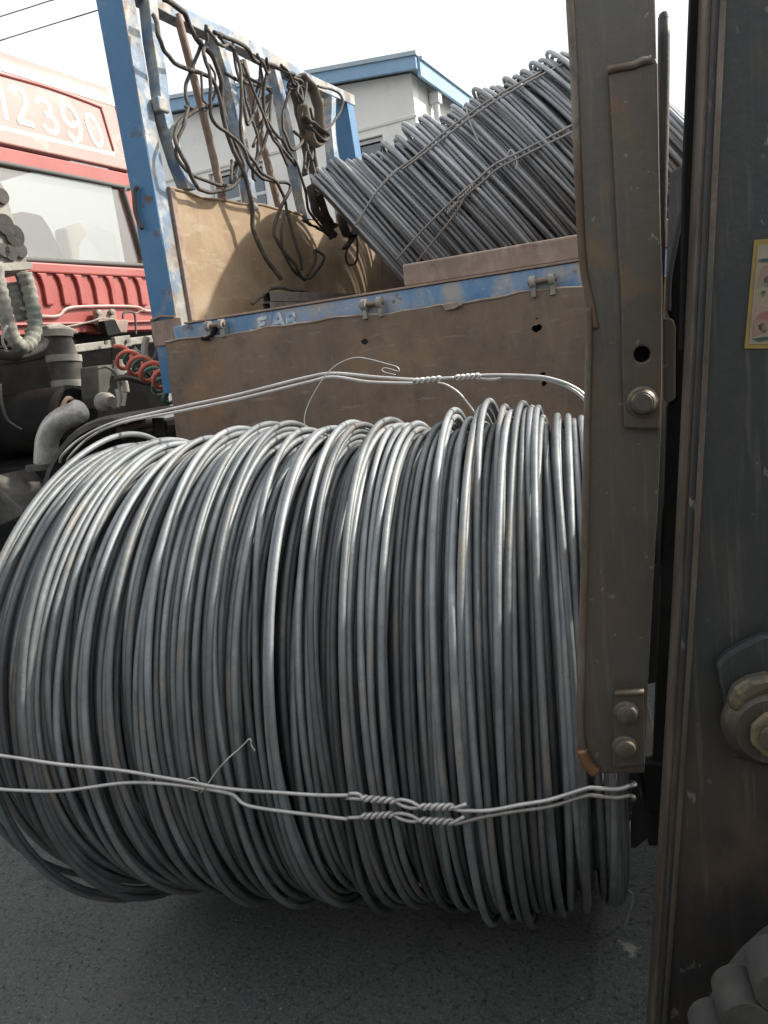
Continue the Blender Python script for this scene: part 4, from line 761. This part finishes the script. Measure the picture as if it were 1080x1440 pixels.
lc = empty('wire_coil', (-.9, 4.1, 1.5), 'grey steel wire coil leaning over on the trailer deck', 'wire coil', 'coils of steel wire')
lean_coil(lc, 73, .0195, ((.425, .002, .001), (.44, .004, .002), (.452, .006, .003), (.462, .008, .004)), 3)
iw = MB()
for q in np.linspace(.01, .99, 84):
    y, v = lean_basis(q); cen = Lc+LA*LLEN*q+V(0, 0, np.interp(q, [0, .3, .5, .8, 1], [.045, .045, .085, .125, -.025]))
    iw.tube([cen+.418*(math.cos(x)*y+math.sin(x)*v) for x in TH[::3]], .0115, 6, closed=True)
iw = iw.build('inner_windings', MT['rod_dark'], lc, smooth='all', fixn=False); iw['kind'] = 'stuff'
shade_coil = empty('wire_coil', (-.7, 4.9, 1.5), 'added wire coil mostly hidden behind the leaning one, shading the headboard', 'wire coil', 'coils of steel wire')
lean_coil(shade_coil, 50, .0255, ((.38, .003, .001), (.40, .007, .003)), 9, V(-1.90, 4.86, 2.00), 1.75)  # added coil, mostly unseen, placed for the shadow it casts on the headboard
# binding wires over the leaning coil
def load_wire(pts, root, r, side=.0):
    P = spline(pts, 8); MB().tube(P, r, 6).build('strand', MT['wire_dull'], root, smooth='all')
ow = empty('binding_wire', (-1.2, 3.5, 2.2), 'upper double wire tied across the coil on the trailer', 'binding wire', 'binding wires round the trailer coil')
load_wire([(-1.436,3.575,2.212),(-1.529,3.560,2.147),(-1.610,3.553,2.067),(-1.663,3.556,2.003)]+[], ow, .0055)
load_wire([(-0.671,3.840,2.561)]+[(-0.833,3.650,2.460),(-0.992,3.637,2.415),(-1.123,3.616,2.361),(-1.241,3.597,2.303),(-1.346,3.581,2.244),(-1.443,3.572,2.201),(-1.549,3.557,2.126),(-1.632,3.553,2.045),(-1.678,3.557,2.002)], ow, .0055)
load_wire([(-0.646,3.740,2.518)]+[(-0.825,3.636,2.444),(-0.983,3.621,2.395),(-1.110,3.602,2.341),(-1.229,3.586,2.284),(-1.335,3.578,2.235),(-1.414,3.570,2.201)], ow, .0055)
ow = empty('binding_wire', (-.9, 3.5, 1.9), 'lower double wire tied across the middle of the trailer coil', 'binding wire', 'binding wires round the trailer coil')
load_wire([(-0.611,3.539,2.218),(-0.737,3.539,2.185),(-0.862,3.540,2.155),(-0.975,3.540,2.127),(-1.055,3.543,2.084),(-1.133,3.547,2.046),(-1.207,3.553,2.006),(-1.325,3.569,1.936),(-1.434,3.596,1.870),(-1.514,3.621,1.816)], ow, .0055)
load_wire([(-0.613,3.537,2.191),(-0.739,3.538,2.163),(-0.858,3.541,2.135),(-0.961,3.541,2.109),(-1.037,3.545,2.069),(-1.119,3.549,2.026),(-1.169,3.560,1.975),(-1.243,3.579,1.916),(-1.331,3.604,1.854),(-1.425,3.641,1.790)], ow, .0055)
k = [(-1.070,3.546,2.070),(-1.129,3.550,2.028),(-1.159,3.552,2.009),(-1.213,3.561,1.971)]
splice(ow, k, MT['wire_dull'], .0055)
tw = MB().tube(spline([(-1.114,3.657,2.418),(-1.078,3.589,2.323),(-1.037,3.555,2.235),(-0.988,3.543,2.170),(-0.958,3.542,2.141)], 6), .004, 6)
tag(tw.build('tie_wire', MT['wire_dull'], smooth='all'), 'loose tie wire running down the face of the trailer coil', 'wire')
tw = MB().tube(spline([(-0.920,3.541,2.144),(-0.901,3.540,2.172),(-0.884,3.540,2.154),(-0.875,3.542,2.118),(-0.885,3.545,2.092)], 6), .0028, 6)
tag(tw.build('tie_wire', MT['wire'], smooth='all'), 'small bent tie wire end poking out of the lower wire on trailer coil', 'wire')

# ------------------------------------------------------------------ ropes and straps on the headboard
ROPES = [
 ([(-2.220,2.981,2.886),(-2.220,2.973,2.798),(-2.220,3.024,2.748),(-2.220,3.137,2.730),(-2.220,3.283,2.737),(-2.220,3.331,2.706),(-2.220,3.375,2.618),(-2.220,3.439,2.520),(-2.220,3.501,2.440),(-2.220,3.486,2.345),(-2.220,3.389,2.263),(-2.220,3.256,2.218),(-2.220,3.141,2.218),(-2.220,3.061,2.258),(-2.220,3.011,2.318),(-2.220,2.998,2.388),(-2.220,3.055,2.478),(-2.220,3.159,2.540),(-2.220,3.281,2.594)], .017, 'black rubber rope in a wide loop beside the first brown pipe'),
 ([(-2.200,3.022,2.949),(-2.200,3.161,2.942),(-2.200,3.216,2.921),(-2.200,3.273,2.865),(-2.200,3.334,2.813),(-2.200,3.366,2.720),(-2.200,3.383,2.637),(-2.200,3.393,2.529),(-2.200,3.419,2.400),(-2.200,3.457,2.291),(-2.200,3.499,2.168),(-2.200,3.510,2.062),(-2.200,3.566,1.933),(-2.200,3.649,1.827)], .022, 'thick dark rope running down the third upright to the deck'),
 ([(-2.240,3.315,2.882),(-2.240,3.246,2.764),(-2.240,3.191,2.668),(-2.240,3.149,2.565),(-2.240,3.082,2.479),(-2.240,3.037,2.409),(-2.240,3.035,2.347),(-2.240,3.097,2.281),(-2.240,3.234,2.253),(-2.240,3.376,2.263),(-2.240,3.477,2.325),(-2.240,3.524,2.402)], .015, 'thin dark rope hanging in a narrow loop left of the third upright'),
 ([(-2.170,3.290,2.924),(-2.170,3.297,2.854),(-2.170,3.242,2.796),(-2.170,3.232,2.713),(-2.170,3.225,2.617),(-2.170,3.254,2.518),(-2.170,3.361,2.478),(-2.170,3.413,2.438),(-2.170,3.452,2.370),(-2.170,3.550,2.331),(-2.170,3.685,2.314),(-2.170,3.799,2.319),(-2.170,3.813,2.281),(-2.170,3.727,2.187),(-2.170,3.657,2.069),(-2.170,3.672,1.990),(-2.170,3.747,1.899),(-2.170,3.831,1.843),(-2.170,3.904,1.832)], .016, 'long dark rope crossing both pipes and sagging onto the tan panel'),
 ([(-2.160,3.385,2.904),(-2.160,3.470,2.882),(-2.160,3.485,2.815),(-2.160,3.466,2.701),(-2.160,3.457,2.555),(-2.160,3.464,2.467),(-2.160,3.469,2.394),(-2.160,3.535,2.329),(-2.160,3.713,2.300),(-2.160,3.793,2.229),(-2.160,3.782,2.103),(-2.160,3.793,1.977),(-2.160,3.823,1.875)], .015, 'dark rope wound over the rail and dropping past the second pipe'),
 ([(-2.230,3.666,2.890),(-2.230,3.657,2.819),(-2.230,3.771,2.796),(-2.230,3.896,2.801),(-2.230,3.849,2.720),(-2.230,3.765,2.607),(-2.230,3.608,2.472)], .014, 'short dark rope slung across the gap before the fourth upright'),
 ([(-2.210,3.451,2.777),(-2.210,3.531,2.756),(-2.210,3.643,2.770),(-2.210,3.786,2.792),(-2.210,3.870,2.786),(-2.210,3.808,2.683),(-2.210,3.745,2.563),(-2.210,3.670,2.442),(-2.210,3.590,2.353)], .016, 'dark rope tied level across then down beside the second pipe'),
 ([(-2.250,3.841,2.939),(-2.250,3.789,2.820),(-2.250,3.740,2.702),(-2.250,3.749,2.608),(-2.250,3.822,2.659),(-2.250,3.886,2.757)], .013, 'thin rope loop behind the second pipe'),
 ([(-2.190,3.787,2.858),(-2.190,3.738,2.723),(-2.190,3.767,2.598),(-2.190,3.824,2.524),(-2.190,3.907,2.451),(-2.190,3.961,2.431),(-2.190,3.968,2.492),(-2.190,3.885,2.547),(-2.190,3.783,2.553),(-2.190,3.717,2.612)], .016, 'dark rope knotted halfway down the fourth upright'),
 ([(-2.170,3.989,2.822),(-2.170,3.911,2.683),(-2.170,3.890,2.580),(-2.170,3.910,2.497),(-2.170,4.036,2.569),(-2.170,3.989,2.611)], .015, 'rope end curled into a hook below the strap bundle'),
 ([(-2.150,3.730,2.880),(-2.150,3.861,2.886),(-2.150,3.981,2.867),(-2.150,4.077,2.853),(-2.150,4.026,2.824),(-2.150,3.968,2.819),(-2.150,4.008,2.871),(-2.150,4.115,2.871),(-2.150,4.029,2.665),(-2.150,4.091,2.574),(-2.150,4.016,2.408)], .015, 'pale dirty rope knotted round the rail and falling to the load'),
 ([(-2.150,4.316,2.903),(-2.150,4.478,2.918),(-2.150,4.552,2.877),(-2.150,4.489,2.782),(-2.150,4.346,2.673),(-2.150,4.173,2.664),(-2.150,4.044,2.718)], .013, 'thin black rope arcing off the rail by the last upright'),
 ([(-2.200,3.391,2.373),(-2.200,3.343,2.310),(-2.200,3.319,2.262),(-2.200,3.371,2.302),(-2.200,3.428,2.356),(-2.200,3.398,2.363)], .013, 'small rope loop hanging behind the third upright'),
 ([(-2.160,3.725,2.166),(-2.160,3.644,2.054),(-2.160,3.674,1.970),(-2.160,3.797,1.861),(-2.160,3.898,1.836),(-2.160,4.033,1.911),(-2.160,4.102,1.968),(-2.160,4.079,1.989),(-2.160,4.019,1.982),(-2.160,3.975,1.948),(-2.160,3.954,1.904),(-2.160,3.903,1.852)], .014, 'brown rope end lying curled low on the tan panel'),
 ([(-2.080,3.157,1.685),(-2.080,3.305,1.738),(-2.080,3.441,1.767),(-2.080,3.618,1.757),(-2.080,3.761,1.737)], .015, 'dark rope lying across the top of the square tubes'),
 ([(-2.150,4.505,2.164),(-2.150,4.417,2.013),(-2.150,4.403,1.943),(-2.150,4.448,1.933),(-2.150,4.503,2.003),(-2.150,4.563,2.162)], .012, 'thin black loop of cord hanging at the right end of panel'),
 ([(-2.200,3.253,2.725),(-2.200,3.245,2.629),(-2.200,3.249,2.587),(-2.200,3.210,2.569)], .011, 'short cord hanging left of the third upright'),
 ([(-2.180,3.537,2.932),(-2.180,3.520,2.818),(-2.180,3.499,2.680),(-2.180,3.516,2.548),(-2.180,3.660,2.669),(-2.180,3.752,2.794),(-2.180,3.718,2.879)], .014, 'dark rope looped twice between third upright and second pipe'),
 ([(-2.160,3.566,2.836),(-2.160,3.654,2.593),(-2.160,3.682,2.528),(-2.160,3.790,2.487),(-2.160,3.870,2.414)], .013, 'taut dark rope slanting across the fourth upright'),
 ([(-2.140,3.292,2.886),(-2.140,3.447,2.887),(-2.140,3.572,2.888),(-2.140,3.653,2.864),(-2.140,3.748,2.876),(-2.140,3.888,2.864),(-2.140,3.993,2.878)], .018, 'thick rope lashed along the top rail'),
 ([(-2.130,3.828,2.880),(-2.130,3.920,2.858),(-2.130,3.986,2.837),(-2.130,4.068,2.828),(-2.130,4.021,2.758),(-2.130,3.978,2.774),(-2.130,4.019,2.845),(-2.130,3.920,2.858)], .013, 'thin dark cord knotted on top of the rail'),
 ([(-2.200,4.175,2.878),(-2.200,4.171,2.716),(-2.200,4.186,2.602),(-2.200,4.185,2.469),(-2.200,4.167,2.333),(-2.200,4.157,2.197)], .016, 'dark rope falling straight from the strap fold to the panel'),
 ([(-2.150,4.165,2.755),(-2.150,4.204,2.673),(-2.150,4.134,2.530),(-2.150,4.060,2.466),(-2.150,4.050,2.529),(-2.150,4.122,2.606),(-2.150,4.220,2.650)], .014, 'dark cord wound round the strap fold'),
 ([(-2.230,3.654,2.783),(-2.230,3.652,2.679),(-2.230,3.660,2.563),(-2.230,3.661,2.469),(-2.230,3.613,2.354),(-2.230,3.639,2.322)], .014, 'dark rope running down close to the second brown pipe'),
 ([(-2.120,3.247,2.888),(-2.120,3.262,2.841),(-2.120,3.293,2.819),(-2.120,3.369,2.850),(-2.120,3.347,2.875),(-2.120,3.322,2.877)], .014, 'cord wrapped once round the rail above the third upright'),
 ([(-2.120,3.627,2.880),(-2.120,3.636,2.830),(-2.120,3.679,2.806),(-2.120,3.740,2.835),(-2.120,3.713,2.863),(-2.120,3.687,2.870)], .014, 'cord wrapped once round the rail above the fourth upright'),
 ([(-2.180,3.927,2.452),(-2.180,3.994,2.359),(-2.180,4.049,2.262),(-2.180,4.090,2.187),(-2.180,4.207,2.102),(-2.180,4.268,2.079),(-2.180,4.330,2.098)], .014, 'dark cord drooping from the fourth upright onto the panel edge'),
 ([(-2.250,3.120,2.561),(-2.250,3.280,2.584),(-2.250,3.346,2.614),(-2.250,3.391,2.672),(-2.250,3.396,2.761),(-2.250,3.350,2.803)], .010, 'thin cord slung between first pipe and third upright'),
]
for i, (pts, r, lab) in enumerate(ROPES):
    P = wob(spline(pts, 7), .004, 100+i)
    P[:, 0] += .018*np.sin(np.arange(len(P))*.21+i)
    tag(MB().tube(P, r*.56, 8).build('rope', MT['rope'], smooth='all'), lab, 'rope', 'ropes hung on the headboard')
STRAPS = [
 ([(-2.140,4.078,2.898),(-2.140,4.191,2.861),(-2.140,4.231,2.780),(-2.140,4.233,2.676),(-2.140,4.218,2.581),(-2.140,4.119,2.558),(-2.140,4.066,2.644),(-2.140,4.061,2.744)], .034, 'wide frayed brown strap folded over the rail', 'strap'),
 ([(-2.200,4.117,2.884),(-2.200,4.146,2.776),(-2.200,4.151,2.648),(-2.200,4.184,2.535),(-2.200,4.200,2.418),(-2.200,4.185,2.295)], .032, 'wide dark strap hanging straight down behind the strap fold', 'rope'),
 ([(-2.180,4.025,2.845),(-2.180,4.057,2.752),(-2.180,4.081,2.669),(-2.180,4.083,2.579),(-2.180,4.087,2.477),(-2.180,4.053,2.393)], .020, 'narrow dark strap beside the knotted pale rope', 'rope'),
 ([(-2.120,4.005,2.666),(-2.120,4.109,2.648),(-2.120,4.246,2.621),(-2.120,4.176,2.583),(-2.120,4.051,2.637)], .026, 'black strap pulled sideways into a knot', 'rope'),
 ([(-2.180,4.095,2.347),(-2.180,4.107,2.269),(-2.180,4.149,2.193),(-2.180,4.246,2.133),(-2.180,4.304,2.096)], .028, 'black strap fanned out left of the trailer coil', 'rope'),
 ([(-2.160,4.137,2.295),(-2.160,4.201,2.208),(-2.160,4.253,2.158),(-2.160,4.305,2.141)], .024, 'black strap fanned out nearest to the trailer coil', 'rope'),
 ([(-2.140,4.353,2.219),(-2.140,4.358,2.150),(-2.140,4.415,2.097),(-2.140,4.504,2.111),(-2.140,4.554,2.167),(-2.140,4.441,2.071),(-2.140,4.360,2.022)], .030, 'black bunched strap at the right end of the panel', 'rope'),
 ([(-2.160,3.925,2.141),(-2.160,4.029,2.118),(-2.160,4.169,2.096),(-2.160,4.236,2.066)], .014, 'frayed strap end drooping onto the tan panel', 'rope'),
]
for i, (pts, r, lab, mt) in enumerate(STRAPS):
    P = wob(spline(pts, 7), .005, 200+i)
    tag(MB().tube(P, r, 8, flat=.35, up=(1, 0, 0)).build('strap', MT[mt], smooth='all'), lab, 'strap', 'straps hung on the headboard')

# ------------------------------------------------------------------ forklift on the right
fk = empty('forklift', CP+A_*.45-C_*.65, 'dark rusty forklift mast and carriage plate holding up the coil', 'forklift')
def F(q, bo): return CP+A_*q[0]+C_*q[1]+B_*bo
def fplate(pts, b0, b1, name, mt, bevel=.003, parent=None, holes=()):
    m = MB(); m.plate(pts, CP, A_, C_, B_, b0, b1, holes); return m.build(name, mt, parent or fk, bevel=bevel)
hole = [(0.323,0.705)][0]
hc = lambda r: [(hole[0]+r*math.cos(i*math.pi/10), hole[1]+r*math.sin(i*math.pi/10)) for i in range(20)]
left = [(0.242,1.215),(0.241,1.181),(0.242,1.085),(0.242,0.956),(0.244,0.822),(0.249,0.771),(0.243,0.670),(0.239,0.598),(0.224,0.386),(0.214,0.268),(0.205,0.146),(0.204,0.070),(0.215,0.034),(0.233,0.024)]
right = [(0.307,0.027),(0.317,0.183),(0.332,0.382),(0.339,0.460),(0.349,0.609),(0.356,0.799),(0.355,0.894),(0.356,1.160),(0.356,1.194)]
cpl = fplate(left+right, -.605, -.585, 'carriage_plate', MT['plate'], .004, holes=[hc(.0125)])
MB().lathe(F(hole, -.588), B_, [(0, 0), (0, .03), (.004, .03)], 16).build('hole_backing', MT['black'], cpl)
e = [F(p, -.604) for p in [(0.247,1.214),(0.246,1.180),(0.247,1.084),(0.246,0.956),(0.247,0.841),(0.256,0.781),(0.260,0.748)]]
MB().tube(spline(e, 5), .0060, 8).build('edge_lip', MT['edge'], cpl, smooth='all')
e = [F(p, -.608) for p in [(0.252,0.779),(0.250,0.731),(0.246,0.669),(0.241,0.598),(0.227,0.386),(0.218,0.268),(0.210,0.146),(0.210,0.083),(0.218,0.051),(0.231,0.032)]]
MB().tube(spline(e, 5), np.concatenate([np.linspace(.0052, .0062, 41), np.linspace(.0068, .0095, 5)]), 8).build('edge_lip', MT['edge'], cpl, smooth='all')
e = [F(p, -.609) for p in [(0.208,0.072),(0.216,0.047),(0.229,0.030)]]
MB().tube(spline(e, 4), .0105, 8).build('worn_tip', MT['copper'], cpl, smooth='all')
ov = [(0.291,1.088),(0.347,1.089),(0.352,1.094),(0.355,1.085),(0.353,0.894),(0.353,0.799),(0.349,0.660),(0.345,0.594),(0.294,0.600),(0.294,0.672),(0.297,0.806),(0.295,0.844),(0.294,0.923),(0.293,0.985),(0.292,1.050)]
cov = fplate(ov, -.617, -.6055, 'cover_strip', MT['plate'], .003, holes=[hc(.0115)])
e = [F(p, -.618) for p in [(0.290,1.087),(0.314,1.089),(0.332,1.090),(0.348,1.092)]]
MB().tube(wob(spline(e, 5), .002, 5), .0055, 8).build('weld_bead', MT['edge'], cov, smooth='all')
q = [(0.321,0.637)][0]
bo = MB().lathe(F(q, -.617), -B_, [(0, .0225), (.004, .0225), (.006, .019), (.012, .0185), (.016, .015), (.017, .0)], 24).build('bolt', MT['brass'], cov, smooth=True)
MB().lathe(F(q, -.6335), -B_, [(0, .013), (.002, .012), (.002, 0)], 20).build('bolt_face', MT['plate'], bo, smooth=True)
blk = [(0.264,0.178),(0.309,0.181),(0.306,0.052),(0.256,0.045)]
mb_ = fplate(blk, -.622, -.6055, 'mounting_block', MT['plate'], .003)
e = [F(p, -.622) for p in [(0.264,0.178),(0.287,0.179),(0.309,0.181)]]
MB().tube(e, .005, 8).build('weld_bead', MT['edge'], mb_, smooth='all')
for q in [(0.280,0.147),(0.276,0.087)]:
    MB().lathe(F(q, -.622), -B_, [(0, .0195), (.005, .0195), (.007, .0165), (.017, .0155), (.019, .013), (.019, 0)], 20).build('bolt', MT['plate'], mb_, smooth=True)
q = [(0.367,0.752),(0.373,0.749),(0.376,0.738),(0.373,0.633),(0.362,0.627),(0.354,0.634),(0.357,0.754)]
fplate(q, -.575, -.53, 'side_lug', MT['plate'], .003)
# carriage bars, forks and backrest behind the plate
for c_ in (.42, -.02):
    m = MB(); m.box(CP+A_*.325+C_*c_+B_*.0, (.016, .57, .045), (A_, B_, C_)); m.build('carriage_bar', MT['black'], fk, bevel=.004)
for b_ in (-.22, .22):
    m = MB(); m.plate([(.305, .05), (.305, .42), (.345, .42), (.345, -.31), (.31, -.345), (-.85, -.335), (-.85, -.325), (.25, -.30), (.305, -.26)], CP, A_, C_, B_, b_-.06, b_+.06); m.build('fork', MT['mast'], fk, bevel=.005)
MB().tube(spline([F(p, -.55) for p in [(0.373,1.161),(0.367,0.999),(0.352,0.741)]], 4), .0085, 10).build('backrest_rod', MT['mast'], fk, smooth='all')
q = [F(p, -.55) for p in [(0.373,1.161)]]
MB().lathe(q[0], C_, [(-.002, .0085), (.004, .007), (.007, .003), (.008, 0)], 10).build('rod_tip', MT['mast'], fk, smooth=True)
# mast
ml_ = [(0.405,1.161),(0.291,-0.431)]
ml = [(ml_[0][0]+(ml_[1][0]-ml_[0][0])*t+.006*math.sin(t*3.1), ml_[0][1]+(ml_[1][1]-ml_[0][1])*t) for t in np.linspace(0, 1, 15)]
mr_ = [(.78, -.33), (.86, 1.3)]
mst = fplate([(x+.002, y) for x, y in ml]+mr_, -.735, -.715, 'mast_channel', MT['mast'], .003)
for off, b0, b1, nm, mt in ((.0, -.722, -.66, 'mast_flange', 'mast_edge'), (.0125, -.742, -.735, 'mast_ridge', 'mast_edge')):
    fplate([(x+off-.0035, y) for x, y in ml]+[(x+off+.0035, y) for x, y in reversed(ml)], b0, b1, nm, MT[mt], .002, mst)
fplate([(x-.013, y) for x, y in ml[:3]]+[(ml[3][0]-.010, ml[3][1]), (ml[4][0]-.008, ml[4][1])]+[(x+.03, y) for x, y in reversed(ml[:5])], -.66, -.64, 'inner_flange', MT['black'], .002, mst)
q = [(0.410,0.956),(0.393,0.907),(0.380,0.854),(0.372,0.815),(0.368,0.760),(0.373,0.747),(0.374,0.633),(0.362,0.621),(0.347,0.363),(0.323,-0.015),(0.312,-0.139),(0.403,-0.134),(0.458,0.950)]
fplate(q, -.56, -.54, 'inner_mast', MT['black'], .003)  # black colour carries the shadow in the gap beside the mast
e = [F(p, -.565) for p in [(0.408,0.952),(0.390,0.901),(0.377,0.847),(0.369,0.805),(0.367,0.762)]]
MB().tube(spline(e, 5), .004, 8).build('lift_hose', MT['rubber'], fk, smooth='all')
# faded warning sticker
sq = [(0.447,0.835),(0.479,0.834),(0.474,0.701),(0.435,0.705)]
stk = fplate(sq, -.7372, -.7352, 'warning_sticker', MT['st_yellow'], 0, mst)
sq = [(0.451,0.828),(0.479,0.828),(0.474,0.707),(0.440,0.710)]
fplate(sq, -.7379, -.7373, 'sticker_face', MT['cream'], 0, stk)
for pts, mt in (([(0.451,0.786),(0.457,0.803),(0.470,0.805),(0.470,0.793),(0.459,0.782),(0.451,0.778)], 'st_pink'), ([(0.446,0.737),(0.454,0.747),(0.472,0.750),(0.472,0.729),(0.454,0.723),(0.444,0.718)], 'st_pink'), ([(0.457,0.788),(0.462,0.791),(0.469,0.786),(0.467,0.776),(0.459,0.779)], 'st_dark'), ([(0.451,0.732),(0.456,0.735),(0.462,0.729),(0.459,0.722),(0.452,0.726)], 'st_dark'), ([(0.451,0.811),(0.457,0.812),(0.470,0.810),(0.470,0.806),(0.453,0.808)], 'st_dark'), ([(0.444,0.716),(0.456,0.717),(0.472,0.717),(0.472,0.714),(0.451,0.712)], 'st_dark'), ([(0.454,0.771),(0.457,0.774),(0.460,0.772),(0.457,0.766)], 'st_dark')):
    fplate(pts, -.7386, -.7380, 'sticker_mark', MT[mt], 0, stk)
# roller boss on the right
q = [(0.393,0.283),(0.409,0.301),(0.449,0.325),(0.503,0.324),(0.521,0.255),(0.505,0.150),(0.448,0.135),(0.413,0.143),(0.405,0.213)]
rb = fplate(q, -.755, -.7352, 'roller_bracket', MT['mast'], .005)
cq = [(0.457,0.200)][0]
MB().lathe(F(cq, -.755), -B_, [(0, .060), (.012, .060), (.02, .056), (.03, .046), (.03, 0)], 28).build('roller_boss', MT['mast'], rb, smooth=True)
oct_ = [(cq[0]+.031*math.cos(math.radians(22+45*i)), cq[1]+.033*math.sin(math.radians(22+45*i))) for i in range(8)]
nutp = fplate(oct_, -.797, -.785, 'nut_plate', MT['yellow'], .004, rb)
MB().lathe(F(cq, -.797), -B_, [(0, .020), (.006, .020), (.008, .017), (.008, .009), (-.004, .008), (-.004, 0)], 24).build('roller_nut', MT['brass'], nutp, smooth=True)
cap = MB(); q = [(0.402,0.236),(0.411,0.260),(0.428,0.272),(0.452,0.278),(0.482,0.272),(0.482,0.247),(0.452,0.254),(0.427,0.239),(0.415,0.220)]
cap.plate(q, CP, A_, C_, B_, -.782, -.7555); cap.build('roller_cap', MT['brass'], rb, bevel=.008)
# front wheel with big lugs
wc = (.660, -.292); RWH = .305
tyre = MB().lathe(F(wc, -.875), B_, [(-.068, .17), (-.073, .19), (-.073, .292), (-.062, .308), (.06, .308), (.073, .275), (.073, .19), (.068, .17)], 48).build('front_wheel', MT['tyre'], fk, smooth=True)
MB().lathe(F(wc, -.875), B_, [(-.05, .172), (-.04, .15), (-.02, .11), (-.02, .05), (-.05, .045), (-.05, 0)], 32).build('rim', MT['yellow'], tyre, smooth=True)
NL = 33
lugm = None
for i in range(NL):
    x = 2*math.pi*(i+.35)/NL; u = A_*math.cos(x)+C_*math.sin(x); v = -A_*math.sin(x)+C_*math.cos(x)
    hw = .031
    pr = [(-hw*.80, .265), (hw*.80, .265)] + [(hw*math.cos(t), .331+.029*math.sin(t)) for t in np.linspace(0, math.pi, 11)]
    o = WORLD[fk.name]
    if lugm is None:
        m = MB(); m.plate(pr, o, (1, 0, 0), (0, 1, 0), (0, 0, 1), -.076, -.012); lg = m.build('tread_lug', MT['tyre'], tyre, smooth=True, bevel=.006); lugm = lg
    else:
        lg = lugm.copy(); COL.objects.link(lg); lg.parent = tyre
    mt_ = Matrix.Identity(4); loc = F(wc, -.875)-np.array(o)
    for r_ in range(3): mt_[r_][0] = v[r_]; mt_[r_][1] = u[r_]; mt_[r_][2] = B_[r_]; mt_[r_][3] = loc[r_]
    lg.matrix_local = mt_
# body of the truck further back, outside the photograph's right edge
m = MB(); m.box(CP+A_*1.75+C_*(-.08)+B_*.0, (.95, .55, .42), (A_, B_, C_)); m.build('body', MT['yellow'], fk, bevel=.04)
m = MB(); m.box(CP+A_*.95+C_*(-.262)+B_*.0, (.3, .55, .08), (A_, B_, C_)); m.build('axle_frame', MT['black'], fk, bevel=.02)
fplate([(x+.14, y) for x, y in ml]+mr_, .715, .735, 'mast_channel', MT['mast'], .003)

# a bent offcut of wire on the ground
P = [(-0.256,1.503,0.236),(-0.261,1.502,0.218),(-0.252,1.504,0.205),(-0.254,1.503,0.184),(-0.263,1.501,0.152),(-0.271,1.499,0.130)]
tag(MB().tube(spline(P, 4), .0013, 6).build('tie_wire', MT['wire'], smooth='all'), 'thin bright offcut of wire hanging below the coil by the mast', 'wire')
